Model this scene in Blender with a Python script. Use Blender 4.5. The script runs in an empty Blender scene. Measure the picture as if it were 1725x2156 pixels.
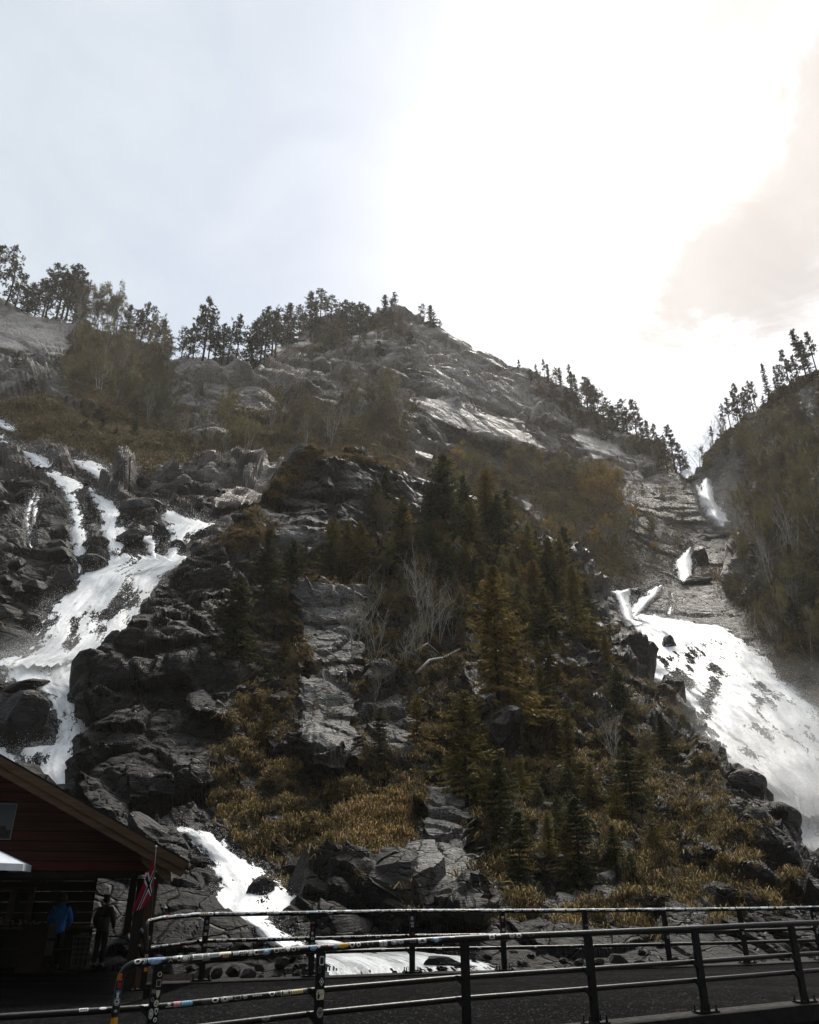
import bpy, bmesh, math, random
import numpy as np
from mathutils import Vector, Matrix

R = math.radians
DENOISE = True
S = bpy.context.scene
COL = S.collection

# ---------------------------------------------------------------- camera
EYE = 1.68
PITCH = R(25.77)
ct, st = math.cos(PITCH), math.sin(PITCH)
FPX, CX, CY = 1640.0, 862.5, 1078.0        # photograph scaled to 1725 x 2156
cam = bpy.data.cameras.new('camera')
cam.sensor_fit = 'HORIZONTAL'
cam.sensor_width = 36.0
cam.lens = 36.0 * FPX / 1725.0
cam.clip_start, cam.clip_end = 0.1, 3000
cam_o = bpy.data.objects.new('camera', cam)
cam_o.location = (0, 0, EYE)
cam_o.rotation_euler = (R(90) + PITCH, 0, 0)
COL.objects.link(cam_o)
S.camera = cam_o

# ---------------------------------------------------------------- world: overcast sky over a Nishita sky
SUN_EL, SUN_AZ = R(56), R(20)              # azimuth clockwise from +Y
sun_dir = Vector((math.sin(SUN_AZ) * math.cos(SUN_EL), math.cos(SUN_AZ) * math.cos(SUN_EL), math.sin(SUN_EL)))
W_ = bpy.data.worlds.new('World')
S.world = W_
W_.use_nodes = True
nt = W_.node_tree
nt.nodes.clear()
def N(tree, typ, **kw):
    n = tree.nodes.new(typ)
    for k, v in kw.items():
        setattr(n, k, v)
    return n
def L(tree, a, b):
    tree.links.new(a, b)
def ramp(tree, fac, stops, interp='LINEAR'):
    n = N(tree, 'ShaderNodeValToRGB')
    n.color_ramp.interpolation = interp
    e = n.color_ramp.elements
    while len(e) > 1:
        e.remove(e[-1])
    e[0].position = stops[0][0]
    e[0].color = (*stops[0][1], 1) if len(stops[0][1]) == 3 else stops[0][1]
    for p, c in stops[1:]:
        q = e.new(p)
        q.color = (*c, 1) if len(c) == 3 else c
    if fac is not None:
        L(tree, fac, n.inputs[0])
    return n
def math_n(tree, op, a, b=None, c=None):
    n = N(tree, 'ShaderNodeMath', operation=op)
    for i, v in enumerate((a, b, c)):
        if v is None:
            continue
        if isinstance(v, (int, float)):
            n.inputs[i].default_value = v
        else:
            L(tree, v, n.inputs[i])
    return n.outputs[0]
def mixc(tree, fac, a, b, mode='MIX'):
    n = N(tree, 'ShaderNodeMix', data_type='RGBA', blend_type=mode)
    n.clamp_result = False
    for i, v in ((0, fac), (6, a), (7, b)):
        if isinstance(v, (int, float)):
            n.inputs[i].default_value = v
        elif isinstance(v, tuple):
            n.inputs[i].default_value = (*v, 1)
        else:
            L(tree, v, n.inputs[i])
    return n.outputs[2]
def noise(tree, vec, scale, detail=6, rough=0.6, dist=0.0, w=None):
    n = N(tree, 'ShaderNodeTexNoise')
    n.inputs['Scale'].default_value = scale
    n.inputs['Detail'].default_value = detail
    n.inputs['Roughness'].default_value = rough
    n.inputs['Distortion'].default_value = dist
    if vec is not None:
        L(tree, vec, n.inputs['Vector'])
    return n.outputs[0]
def mapping(tree, vec, scale=(1, 1, 1), loc=(0, 0, 0), rot=(0, 0, 0)):
    n = N(tree, 'ShaderNodeMapping')
    n.inputs['Scale'].default_value = scale
    n.inputs['Location'].default_value = loc
    n.inputs['Rotation'].default_value = rot
    L(tree, vec, n.inputs['Vector'])
    return n.outputs[0]

tc = N(nt, 'ShaderNodeTexCoord')
sky = N(nt, 'ShaderNodeTexSky', sky_type='NISHITA')
sky.sun_disc = False
sky.sun_elevation = SUN_EL
sky.sun_rotation = SUN_AZ
bg_sky = N(nt, 'ShaderNodeBackground')
bg_sky.inputs[1].default_value = 0.10
L(nt, sky.outputs[0], bg_sky.inputs[0])
nrm = N(nt, 'ShaderNodeVectorMath', operation='NORMALIZE')
L(nt, tc.outputs['Generated'], nrm.inputs[0])
sep = N(nt, 'ShaderNodeSeparateXYZ')
L(nt, nrm.outputs[0], sep.inputs[0])
cl1 = noise(nt, mapping(nt, nrm.outputs[0], (1, 1, 1.5), (3.1, 0.4, 1.7)), 2.1, 6, 0.55, 0.3)
cl2 = noise(nt, mapping(nt, nrm.outputs[0], (1, 1, 1.6), (7.3, 2.2, 0.3)), 4.6, 8, 0.62, 0.6)
def dist_to(c, wts, warp):
    d = N(nt, 'ShaderNodeVectorMath', operation='SUBTRACT')
    L(nt, nrm.outputs[0], d.inputs[0])
    d.inputs[1].default_value = c
    m = N(nt, 'ShaderNodeVectorMath', operation='MULTIPLY')
    L(nt, d.outputs[0], m.inputs[0])
    m.inputs[1].default_value = wts
    l = N(nt, 'ShaderNodeVectorMath', operation='LENGTH')
    L(nt, m.outputs[0], l.inputs[0])
    return math_n(nt, 'ADD', l.outputs['Value'], math_n(nt, 'MULTIPLY', math_n(nt, 'SUBTRACT', warp, 0.5), WARP))
# bright where the cloud before the sun is thinnest, blue grey away from it
WARP = 0.20
glow = dist_to((.27, .71, .64), (1, 1, 1.75), cl1)
SKY_STOPS = [(0.0, (.31, .305, .285)), (0.17, (.245, .243, .233)), (0.25, (.212, .212, .210)), (0.33, (.178, .182, .189)), (0.42, (.147, .156, .168)), (0.55, (.131, .143, .154)), (0.72, (.141, .151, .157)), (1.0, (.11, .121, .132))]
base = ramp(nt, glow, SKY_STOPS, 'LINEAR').outputs[0]
# warm thicker cloud on the sun's side
cl3 = noise(nt, mapping(nt, nrm.outputs[0], (1, 1, 1.3), (1.3, 5.2, 2.3)), 8.5, 9, 0.66, 0.9)
cl4 = math_n(nt, 'ADD', math_n(nt, 'MULTIPLY', cl2, .4), math_n(nt, 'MULTIPLY', cl3, .6))
WARP = 0.46
for c_, w_, r0, r1, amt in (((.357, .68, .635), (1.0, .5, 1.2), .125, .04, .9), ((.425, .60, .685), (1.6, .5, .8), .14, .04, .9), ((.33, .46, .835), (1.1, .5, 1.6), .15, .04, .75), ((.62, .5, .62), (1, .6, 1), .20, .08, .7)):
    mr = N(nt, 'ShaderNodeMapRange', interpolation_type='SMOOTHSTEP')
    mr.inputs['From Min'].default_value = r0
    mr.inputs['From Max'].default_value = r1
    L(nt, dist_to(c_, w_, cl4), mr.inputs['Value'])
    base = mixc(nt, math_n(nt, 'MULTIPLY', mr.outputs[0], amt), base, (.152, .134, .112))
grey = ramp(nt, math_n(nt, 'ADD', math_n(nt, 'MULTIPLY', cl1, .5), math_n(nt, 'MULTIPLY', cl2, .5)), [(0.38, (.89, .905, .93)), (0.62, (1.10, 1.085, 1.06))]).outputs[0]
base = mixc(nt, 1.0, base, grey, 'MULTIPLY')
# overcast is brighter overhead; zenith out of view raised further to light the falls
zen = ramp(nt, sep.outputs['Z'], [(0.0, (.6, .6, .6)), (0.45, (1, 1, 1)), (0.86, (1.02, 1.02, 1.02)), (0.95, (2.4, 2.35, 2.3)), (1.0, (4.2, 4.1, 3.95))]).outputs[0]
base = mixc(nt, 1.0, base, zen, 'MULTIPLY')
bg_cloud = N(nt, 'ShaderNodeBackground')
bg_cloud.inputs[1].default_value = 0.94
L(nt, base, bg_cloud.inputs[0])
mixw = N(nt, 'ShaderNodeMixShader')
mixw.inputs[0].default_value = 0.93
L(nt, bg_sky.outputs[0], mixw.inputs[1])
L(nt, bg_cloud.outputs[0], mixw.inputs[2])
outw = N(nt, 'ShaderNodeOutputWorld')
L(nt, mixw.outputs[0], outw.inputs[0])

sun = bpy.data.lights.new('sun', 'SUN')
sun.energy = 1.2
sun.angle = R(22)
sun.color = (1.0, .94, .85)
sun_o = bpy.data.objects.new('sun', sun)
sun_o.rotation_euler = (-sun_dir).to_track_quat('-Z', 'Y').to_euler()
sun_o.location = (40, 60, 120)
COL.objects.link(sun_o)

S.view_settings.view_transform = 'Standard'
S.view_settings.look = 'None'
S.view_settings.exposure = 2.32
S.view_settings.gamma = 1.0
S.view_settings.use_curve_mapping = False
S.render.engine = 'CYCLES'
S.cycles.use_denoising = DENOISE
S.cycles.volume_bounces = 0
S.cycles.max_bounces = 6
S.cycles.diffuse_bounces = 2
S.cycles.transparent_max_bounces = 8
S.cycles.volume_step_rate = 2.0
S.cycles.volume_max_steps = 64
HAZE = 0.00016

# ---------------------------------------------------------------- numeric helpers
def W(px, py, Y):
    """World point on the sight line of photograph pixel (px, py) (1725-wide) at ground distance Y."""
    px, py, Y = np.broadcast_arrays(np.asarray(px, float), np.asarray(py, float), np.asarray(Y, float))
    x = (px - CX) / FPX
    y = (CY - py) / FPX
    yy = ct - y * st
    zz = st + y * ct
    return np.stack([x / yy * Y, Y, zz / yy * Y + EYE], -1)
def height_at(y0, y1, Y):
    """Metres between pixel rows y0 (base) and y1 (top) at ground distance Y."""
    return float(W(862, y1, Y)[2] - W(862, y0, Y)[2])
def _hash(ix, iy, iz, seed):
    h = (ix.astype(np.uint32) * np.uint32(374761393) + iy.astype(np.uint32) * np.uint32(668265263)
         + iz.astype(np.uint32) * np.uint32(2246822519) + np.uint32((seed * 3266489917) & 0xffffffff))
    h ^= h >> np.uint32(15)
    h *= np.uint32(2654435761)
    h ^= h >> np.uint32(13)
    h *= np.uint32(1274126177)
    h ^= h >> np.uint32(16)
    return h
def perlin(P, seed=0):
    """Gradient noise, about -1..1. P (n,3)."""
    I = np.floor(P).astype(np.int64)
    Fr = (P - I).astype(np.float32)
    u = Fr * Fr * Fr * (Fr * (Fr * 6 - 15) + 10)
    out = 0
    for dx in (0, 1):
        wx = u[:, 0] if dx else 1 - u[:, 0]
        for dy in (0, 1):
            wy = u[:, 1] if dy else 1 - u[:, 1]
            for dz in (0, 1):
                wz = u[:, 2] if dz else 1 - u[:, 2]
                h = _hash(I[:, 0] + dx, I[:, 1] + dy, I[:, 2] + dz, seed)
                g = ((h & np.uint32(1023)).astype(np.float32) - 511.5) / 511.5 * (Fr[:, 0] - dx)
                g += (((h >> np.uint32(10)) & np.uint32(1023)).astype(np.float32) - 511.5) / 511.5 * (Fr[:, 1] - dy)
                g += (((h >> np.uint32(20)) & np.uint32(1023)).astype(np.float32) - 511.5) / 511.5 * (Fr[:, 2] - dz)
                out = out + wx * wy * wz * g
    return out * 1.4
def fbm(P, octaves=4, seed=0, gain=0.5, lac=2.03):
    out, a = 0, 1.0
    for i in range(octaves):
        out = out + a * perlin(P * lac ** i + 17.3 * i, seed + i)
        a *= gain
    return out
def worley(P, seed=0):
    """F1, F2 distances, a 0..1 number per cell, and a randomly tilted plane per cell."""
    I = np.floor(P).astype(np.int64)
    n = len(P)
    f1 = np.full(n, 9.0, np.float32)
    f2 = np.full(n, 9.0, np.float32)
    cid = np.zeros(n, np.float32)
    tilt = np.zeros(n, np.float32)
    for dx in (-1, 0, 1):
        for dy in (-1, 0, 1):
            for dz in (-1, 0, 1):
                C = I + np.array([dx, dy, dz])
                h = _hash(C[:, 0], C[:, 1], C[:, 2], seed)
                q = np.stack([(h & np.uint32(1023)), (h >> np.uint32(10)) & np.uint32(1023), (h >> np.uint32(20)) & np.uint32(1023)], -1).astype(np.float32) / 1023.0
                e = (P - (C + q)).astype(np.float32)
                d = np.sqrt((e ** 2).sum(1))
                near = d < f1
                f2 = np.where(near, f1, np.minimum(f2, d))
                h2 = h * np.uint32(2246822519)
                cid = np.where(near, (h2 >> np.uint32(16)).astype(np.float32) / 65535.0, cid)
                g = np.stack([(h2 & np.uint32(255)), (h2 >> np.uint32(8)) & np.uint32(255), (h2 >> np.uint32(24)) & np.uint32(255)], -1).astype(np.float32) / 127.5 - 1
                tilt = np.where(near, (e * g).sum(1), tilt)
                f1 = np.where(near, d, f1)
    return f1, f2, cid, tilt
def tps(ctrl):
    """Thin-plate spline of log distance over the picture plane."""
    c = np.array(ctrl, float)
    p, v = c[:, :2] / 1000.0, np.log(c[:, 2])
    def ker(a, b):
        r2 = ((a[:, None] - b[None]) ** 2).sum(-1)
        return 0.5 * r2 * np.log(r2 + 1e-12)
    n = len(p)
    A = np.zeros((n + 3, n + 3))
    A[:n, :n] = ker(p, p) + 2e-4 * np.eye(n)
    A[:n, n] = A[n, :n] = 1
    A[:n, n + 1:] = p
    A[n + 1:, :n] = p.T
    w = np.linalg.solve(A, np.concatenate([v, [0, 0, 0]]))
    def f(px, py):
        px, py = np.broadcast_arrays(np.asarray(px, float), np.asarray(py, float))
        q = np.stack([px.ravel(), py.ravel()], -1) / 1000.0
        return np.exp(ker(q, p) @ w[:n] + w[n] + q @ w[n + 1:]).reshape(px.shape)
    return f
def poly_mask(px, py, poly, soft=12.0):
    """About 1 inside the polygon, 0 outside, soft edge (signed distance, pixels)."""
    q = np.stack([px.ravel(), py.ravel()], -1)
    P = np.array(poly, float)
    d = np.full(len(q), 1e9)
    ins = np.zeros(len(q), bool)
    for i in range(len(P)):
        a, b = P[i], P[(i + 1) % len(P)]
        ab = b - a
        t = np.clip(((q - a) @ ab) / max(1e-9, ab @ ab), 0, 1)
        d = np.minimum(d, np.hypot(*(q - a - t[:, None] * ab).T))
        c = (a[1] > q[:, 1]) != (b[1] > q[:, 1])
        with np.errstate(divide='ignore', invalid='ignore'):
            xi = a[0] + (q[:, 1] - a[1]) / (b[1] - a[1]) * ab[0]
        ins ^= c & (q[:, 0] < xi)
    sd = np.where(ins, d, -d)
    t = np.clip(sd / soft * 0.5 + 0.5, 0, 1)
    return (t * t * (3 - 2 * t)).reshape(px.shape)
def smooth(t, a, b):
    t = np.clip((t - a) / (b - a), 0, 1)
    return t * t * (3 - 2 * t)

# ---------------------------------------------------------------- mesh helpers
def mesh_np(name, V, F, mats=(), midx=None, smooth_=True, cols=None, uv=None):
    """Mesh from arrays; F (m,3) or (m,4)."""
    me = bpy.data.meshes.new(name)
    V = np.ascontiguousarray(V, np.float32)
    F = np.ascontiguousarray(F, np.int32)
    k = F.shape[1]
    me.vertices.add(len(V))
    me.vertices.foreach_set('co', V.ravel())
    me.loops.add(F.size)
    me.loops.foreach_set('vertex_index', F.ravel())
    me.polygons.add(len(F))
    me.polygons.foreach_set('loop_start', np.arange(0, F.size, k, dtype=np.int32))
    me.polygons.foreach_set('loop_total', np.full(len(F), k, np.int32))
    for m in mats:
        me.materials.append(m)
    if midx is not None:
        me.polygons.foreach_set('material_index', np.ascontiguousarray(midx, np.int32))
    me.polygons.foreach_set('use_smooth', np.full(len(F), bool(smooth_)))
    if cols is not None:
        a = me.color_attributes.new('mask', 'FLOAT_COLOR', 'POINT')
        c = np.ones((len(V), 4), np.float32)
        c[:, :cols.shape[1]] = cols
        a.data.foreach_set('color', c.ravel())
    if uv is not None:
        ul = me.uv_layers.new(name='uv')
        ul.data.foreach_set('uv', np.ascontiguousarray(uv[F.ravel()], np.float32).ravel())
    me.update()
    me.validate()
    return me
def link(name, me, parent=None, loc=None, kind=None):
    o = bpy.data.objects.new(name, me)
    COL.objects.link(o)
    if parent is not None:
        o.parent = parent
    if loc is not None:
        o.location = loc
    if kind:
        o['kind'] = kind
    return o
def tag(o, label, cat, group=None):
    o['label'] = label
    o['category'] = cat
    if group:
        o['group'] = group
    return o
def empty(name, loc, label, cat, group=None, rz=0.0):
    o = bpy.data.objects.new(name, None)
    o.empty_display_size = 0.3
    COL.objects.link(o)
    o.location = loc
    o.rotation_euler = (0, 0, rz)
    return tag(o, label, cat, group)
class MB:
    """Collects boxes, tubes and loose faces into one mesh."""
    def __init__(s):
        s.v, s.f, s.m, s.n = [], [], [], 0
    def add(s, V, F, m=0):
        V = np.asarray(V, float).reshape(-1, 3)
        s.v.append(V)
        s.f += [tuple(int(i) + s.n for i in f) for f in F]
        s.m += [m] * len(F)
        s.n += len(V)
        return s
    def box(s, lo, hi, m=0, M=None):
        x0, y0, z0 = lo
        x1, y1, z1 = hi
        V = np.array([(x0, y0, z0), (x1, y0, z0), (x1, y1, z0), (x0, y1, z0), (x0, y0, z1), (x1, y0, z1), (x1, y1, z1), (x0, y1, z1)], float)
        if M is not None:
            V = np.array([M @ Vector(p) for p in V])
        return s.add(V, [(0, 3, 2, 1), (4, 5, 6, 7), (0, 1, 5, 4), (1, 2, 6, 5), (2, 3, 7, 6), (3, 0, 4, 7)], m)
    def prism(s, pts, d, m=0):
        """Polygon pts (3D, planar) extruded by vector d."""
        P = np.array(pts, float)
        n = len(P)
        V = np.concatenate([P, P + np.array(d, float)])
        F = [tuple(range(n))[::-1], tuple(range(n, 2 * n))] + [(i, (i + 1) % n, n + (i + 1) % n, n + i) for i in range(n)]
        return s.add(V, F, m)
    def tube(s, pts, radii, sides=8, m=0, cap=True):
        P = np.array(pts, float)
        r = np.broadcast_to(np.asarray(radii, float), (len(P),))
        T = np.gradient(P, axis=0)
        T /= np.linalg.norm(T, axis=1)[:, None] + 1e-9
        up = np.array([0, 0, 1.0]) if abs(T[0][2]) < 0.9 else np.array([0, 1.0, 0])
        a0 = np.cross(T[0], up)
        a0 /= np.linalg.norm(a0)
        V = []
        th = np.linspace(0, 2 * math.pi, sides, endpoint=False)
        for i in range(len(P)):
            a0 = a0 - T[i] * (a0 @ T[i])
            a0 /= np.linalg.norm(a0) + 1e-9
            b0 = np.cross(T[i], a0)
            V.append(P[i] + r[i] * (np.cos(th)[:, None] * a0 + np.sin(th)[:, None] * b0))
        F = []
        for i in range(len(P) - 1):
            for j in range(sides):
                k = (j + 1) % sides
                F.append((i * sides + j, i * sides + k, (i + 1) * sides + k, (i + 1) * sides + j))
        if cap:
            F.append(tuple(range(sides))[::-1])
            F.append(tuple((len(P) - 1) * sides + j for j in range(sides)))
        return s.add(np.concatenate(V), F, m)
    def lathe(s, prof, c=(0, 0, 0), n=12, m=0):
        V, F = [], []
        for r, z in prof:
            for j in range(n):
                a = 2 * math.pi * j / n
                V.append((c[0] + r * math.cos(a), c[1] + r * math.sin(a), c[2] + z))
        for i in range(len(prof) - 1):
            for j in range(n):
                k = (j + 1) % n
                F.append((i * n + j, i * n + k, (i + 1) * n + k, (i + 1) * n + j))
        F.append(tuple(range(n))[::-1])
        F.append(tuple((len(prof) - 1) * n + j for j in range(n)))
        return s.add(V, F, m)
    def mesh(s, name, mats, smooth_=False, bevel=0.0):
        me = bpy.data.meshes.new(name)
        V = np.concatenate(s.v)
        if bevel:
            bm = bmesh.new()
            vs = [bm.verts.new(p) for p in V]
            for f, mi in zip(s.f, s.m):
                try:
                    q = bm.faces.new([vs[i] for i in f])
                    q.material_index = mi
                except ValueError:
                    pass
            bmesh.ops.bevel(bm, geom=[e for e in bm.edges if len(e.link_faces) == 2 and e.calc_face_angle(0) > 0.6], offset=bevel, segments=1, affect='EDGES', clamp_overlap=True)
            bm.to_mesh(me)
            bm.free()
        else:
            me.from_pydata(V.tolist(), [], s.f)
            me.polygons.foreach_set('material_index', np.array(s.m, np.int32))
        for mt in (mats if isinstance(mats, (list, tuple)) else [mats]):
            me.materials.append(mt)
        if smooth_:
            me.polygons.foreach_set('use_smooth', np.ones(len(me.polygons), bool))
        me.update()
        return me
    def obj(s, name, mats, parent=None, smooth_=False, bevel=0.0, loc=None):
        return link(name, s.mesh(name, mats, smooth_, bevel), parent, loc)

# ---------------------------------------------------------------- materials
def new_mat(name):
    m = bpy.data.materials.new(name)
    m.use_nodes = True
    t = m.node_tree
    t.nodes.clear()
    b = N(t, 'ShaderNodeBsdfPrincipled')
    o = N(t, 'ShaderNodeOutputMaterial')
    L(t, b.outputs[0], o.inputs[0])
    return m, t, b, o
def objco(t):
    return N(t, 'ShaderNodeTexCoord').outputs['Object']
def bump(t, b, h, strength=0.5, dist=0.05):
    n = N(t, 'ShaderNodeBump')
    n.inputs['Strength'].default_value = strength
    n.inputs['Distance'].default_value = dist
    L(t, h, n.inputs['Height'])
    L(t, n.outputs[0], b.inputs['Normal'])
def simple(name, col, rough=0.6, var=0.25, scale=6.0, metal=0.0, spec=0.5, bmp=0.0, stretch=(1, 1, 1)):
    """A plain material with grain: value varies by var over noise."""
    m, t, b, o = new_mat(name)
    co = mapping(t, objco(t), stretch)
    n = noise(t, co, scale, 5, 0.65)
    lo = tuple(c * (1 - var) for c in col)
    hi = tuple(min(1, c * (1 + var)) for c in col)
    L(t, ramp(t, n, [(0.3, lo), (0.7, hi)]).outputs[0], b.inputs['Base Color'])
    L(t, ramp(t, noise(t, co, scale * 2.3, 3), [(0.3, (rough * .8,) * 3), (0.7, (min(1, rough * 1.15),) * 3)]).outputs[0], b.inputs['Roughness'])
    b.inputs['Metallic'].default_value = metal
    b.inputs['Specular IOR Level'].default_value = spec
    if bmp:
        bump(t, b, noise(t, co, scale * 4, 4), bmp, 0.02)
    return m
def flat(name, col, rough=0.5, spec=0.3):
    m, t, b, o = new_mat(name)
    b.inputs['Base Color'].default_value = (*col, 1)
    b.inputs['Roughness'].default_value = rough
    b.inputs['Specular IOR Level'].default_value = spec
    return m
def rock_material(name, dark, mid, pale, grass_lo, grass_hi, fine=2.0, spec=0.5):
    """Bare rock with grass, lichen and wet ground laid over it by the masks r (grass), g (pale rock or lichen), b (wet black rock, painted shade)."""
    m, t, b, o = new_mat(name)
    co = objco(t)
    at = N(t, 'ShaderNodeAttribute', attribute_name='mask')
    sp = N(t, 'ShaderNodeSeparateColor')
    L(t, at.outputs['Color'], sp.inputs[0])
    g, p, w = sp.outputs[0], sp.outputs[1], sp.outputs[2]
    big = noise(t, co, 0.13 * fine, 8, 0.65, 0.4)
    sml = noise(t, co, 1.6 * fine, 7, 0.7, 0.2)
    streak = noise(t, mapping(t, co, (1.3, 1.3, .12), (0, 0, 0), (0, R(8), 0)), 1.0 * fine, 6, 0.7, 0.6)
    strata = noise(t, mapping(t, co, (.25, .25, 2.2), (0, 0, 0), (R(18), R(24), 0)), 0.8 * fine, 6, 0.7, 0.5)
    v = math_n(t, 'ADD', math_n(t, 'MULTIPLY', big, 0.34), math_n(t, 'ADD', math_n(t, 'MULTIPLY', sml, 0.26), math_n(t, 'ADD', math_n(t, 'MULTIPLY', streak, 0.2), math_n(t, 'MULTIPLY', strata, 0.2))))
    rock = ramp(t, v, [(0.38, dark), (0.5, tuple(.4 * a + .6 * c for a, c in zip(dark, mid))), (0.62, mid)]).outputs[0]
    vo = N(t, 'ShaderNodeTexVoronoi')
    vo.inputs['Scale'].default_value = 0.55 * fine
    wob = N(t, 'ShaderNodeVectorMath', operation='ADD')
    nv3 = N(t, 'ShaderNodeTexNoise')
    nv3.inputs['Scale'].default_value = .8 * fine
    L(t, co, nv3.inputs['Vector'])
    L(t, mapping(t, co, (1.0, 1.0, 2.4), (0, 0, 0), (R(14), R(26), 0)), wob.inputs[0])
    L(t, nv3.outputs['Color'], wob.inputs[1])
    L(t, wob.outputs[0], vo.inputs['Vector'])
    ve = N(t, 'ShaderNodeTexVoronoi', feature='DISTANCE_TO_EDGE')
    ve.inputs['Scale'].default_value = 0.55 * fine
    L(t, wob.outputs[0], ve.inputs['Vector'])
    sv = N(t, 'ShaderNodeSeparateColor')
    L(t, vo.outputs['Color'], sv.inputs[0])
    tone = ramp(t, sv.outputs[0], [(0, (.62, .62, .63)), (1, (1.45, 1.43, 1.40))]).outputs[0]
    crack = ramp(t, ve.outputs['Distance'], [(0.0, (0, 0, 0)), (.045, (1, 1, 1))]).outputs[0]
    rock = mixc(t, 1.0, rock, tone, 'MULTIPLY')
    lich = noise(t, co, 5.0 * fine, 5, 0.75, 0.3)
    lv = math_n(t, 'ADD', math_n(t, 'MULTIPLY', lich, 0.62), math_n(t, 'MULTIPLY', v, 0.38))
    palec = ramp(t, lv, [(0.40, tuple(.5 * a + .5 * c for a, c in zip(dark, mid))), (0.49, tuple(.75 * a + .25 * c for a, c in zip(mid, pale))), (0.57, tuple(.4 * a + .6 * c for a, c in zip(mid, pale))), (0.66, pale)]).outputs[0]
    rock = mixc(t, p, rock, palec)
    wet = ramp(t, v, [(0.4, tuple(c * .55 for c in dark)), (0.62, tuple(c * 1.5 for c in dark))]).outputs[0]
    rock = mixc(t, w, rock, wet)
    gn = noise(t, co, 0.55 * fine, 6, 0.7, 0.3)
    gs = noise(t, mapping(t, co, (2.2, 2.2, .5)), 2.2 * fine, 4, 0.7, 0.4)
    gcol = ramp(t, math_n(t, 'ADD', math_n(t, 'MULTIPLY', gn, .55), math_n(t, 'MULTIPLY', gs, .45)), [(0.36, grass_lo), (0.64, grass_hi)]).outputs[0]
    gm = N(t, 'ShaderNodeMapRange', interpolation_type='SMOOTHSTEP')
    gm.inputs['From Min'].default_value = 0.42
    gm.inputs['From Max'].default_value = 0.62
    L(t, math_n(t, 'ADD', g, math_n(t, 'MULTIPLY', math_n(t, 'SUBTRACT', sml, 0.5), 0.9)), gm.inputs['Value'])
    colr = mixc(t, gm.outputs[0], rock, gcol)
    L(t, colr, b.inputs['Base Color'])
    rr = ramp(t, sml, [(0.35, (.36,) * 3), (0.65, (.7,) * 3)]).outputs[0]
    L(t, mixc(t, gm.outputs[0], mixc(t, w, rr, (.5, .5, .5)), (.9, .9, .9)), b.inputs['Roughness'])
    b.inputs['Specular IOR Level'].default_value = spec
    hb = math_n(t, 'ADD', math_n(t, 'MULTIPLY', crack, .55), math_n(t, 'ADD', math_n(t, 'MULTIPLY', sml, 0.5), math_n(t, 'MULTIPLY', math_n(t, 'ADD', streak, math_n(t, 'MULTIPLY', strata, 1.5)), 0.6)))
    bump(t, b, hb, 0.8, 0.5 / fine)
    return m

# ================================================================ LARGE STRUCTURE
M_FAR = rock_material('far_rock', (.060, .055, .052), (.30, .270, .250), (.52, .475, .44), (.050, .041, .022), (.20, .155, .075), 0.5, .06)
M_KNOLL = rock_material('knoll_rock', (.0075, .0073, .0075), (.040, .0385, .037), (.31, .302, .287), (.013, .0105, .0055), (.105, .076, .031), 1.3, .10)

# waterfalls and rapids: rows of (pixel row, near-bank pixel, far-bank pixel), in the 1725-wide photograph
def z(off, sc, rows):
    """Rows measured in an enlarged crop -> photograph pixels."""
    return [((y / sc + off[1]) / 1.1130, (a / sc + off[0]) / 1.1130, (b / sc + off[0]) / 1.1130) for y, a, b in rows]
K = 2.6953
WATER = {}
WATER['top_stream'] = z((0, 560), K, [(1130, -60, 10), (1150, -60, 40), (1180, -40, 75), (1205, 30, 112), (1222, 95, 125)])
WATER['upper_step'] = z((0, 560), K, [(1240, -20, 20), (1290, 10, 70), (1330, 20, 130), (1350, 90, 225), (1385, 170, 300), (1425, 200, 355), (1440, 205, 330)])
WATER['upper_lobe'] = z((0, 560), K, [(1395, 450, 590), (1430, 470, 650), (1475, 560, 690), (1510, 610, 702), (1550, 650, 712), (1580, 700, 728)])
WATER['veil_fall'] = z((0, 560), K, [(1470, 285, 340), (1500, 300, 420), (1535, 350, 520), (1570, 385, 510), (1610, 400, 470), (1700, 440, 505), (1790, 450, 535), (1850, 450, 550), (1960, 450, 560), (2050, 455, 540), (2100, 480, 520)])
WATER['middle_fall'] = z((0, 560), K, [(1575, 550, 600), (1620, 570, 640), (1660, 590, 720), (1720, 620, 765), (1780, 640, 760), (1840, 625, 790), (1880, 640, 800), (1930, 650, 790), (1985, 680, 775)])
WATER['block_fall'] = z((0, 560), K, [(1655, 945, 985), (1690, 965, 1040), (1730, 985, 1110), (1770, 1010, 1250), (1800, 1060, 1350), (1830, 1070, 1300), (1860, 1075, 1230), (1900, 1070, 1190), (1950, 1060, 1160), (2000, 1040, 1110), (2040, 1040, 1090)])
WATER['pocket_stream'] = z((0, 560), K, [(1800, 810, 840), (1830, 820, 880), (1860, 850, 930), (1890, 850, 965), (1930, 930, 1000), (1970, 930, 985), (2010, 950, 1000), (2050, 960, 1040)])
WATER['thin_strand'] = z((0, 560), K, [(1600, 205, 225), (1650, 185, 208), (1750, 157, 180), (1850, 170, 192), (1940, 180, 205)])
WATER['thin_strand.001'] = z((0, 560), K, [(1600, 225, 255), (1680, 210, 240), (1760, 205, 225), (1850, 205, 220)])
WATER['great_fall'] = z((0, 1200), K, [(270, 690, 1120), (290, 680, 1205), (330, 650, 1150), (400, 480, 1045), (460, 460, 1000), (510, 420, 965), (600, 320, 925), (700, 275, 850), (760, 262, 830), (800, 250, 790), (850, 225, 720), (900, 180, 640), (940, 0, 590), (965, -40, 550)])
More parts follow.
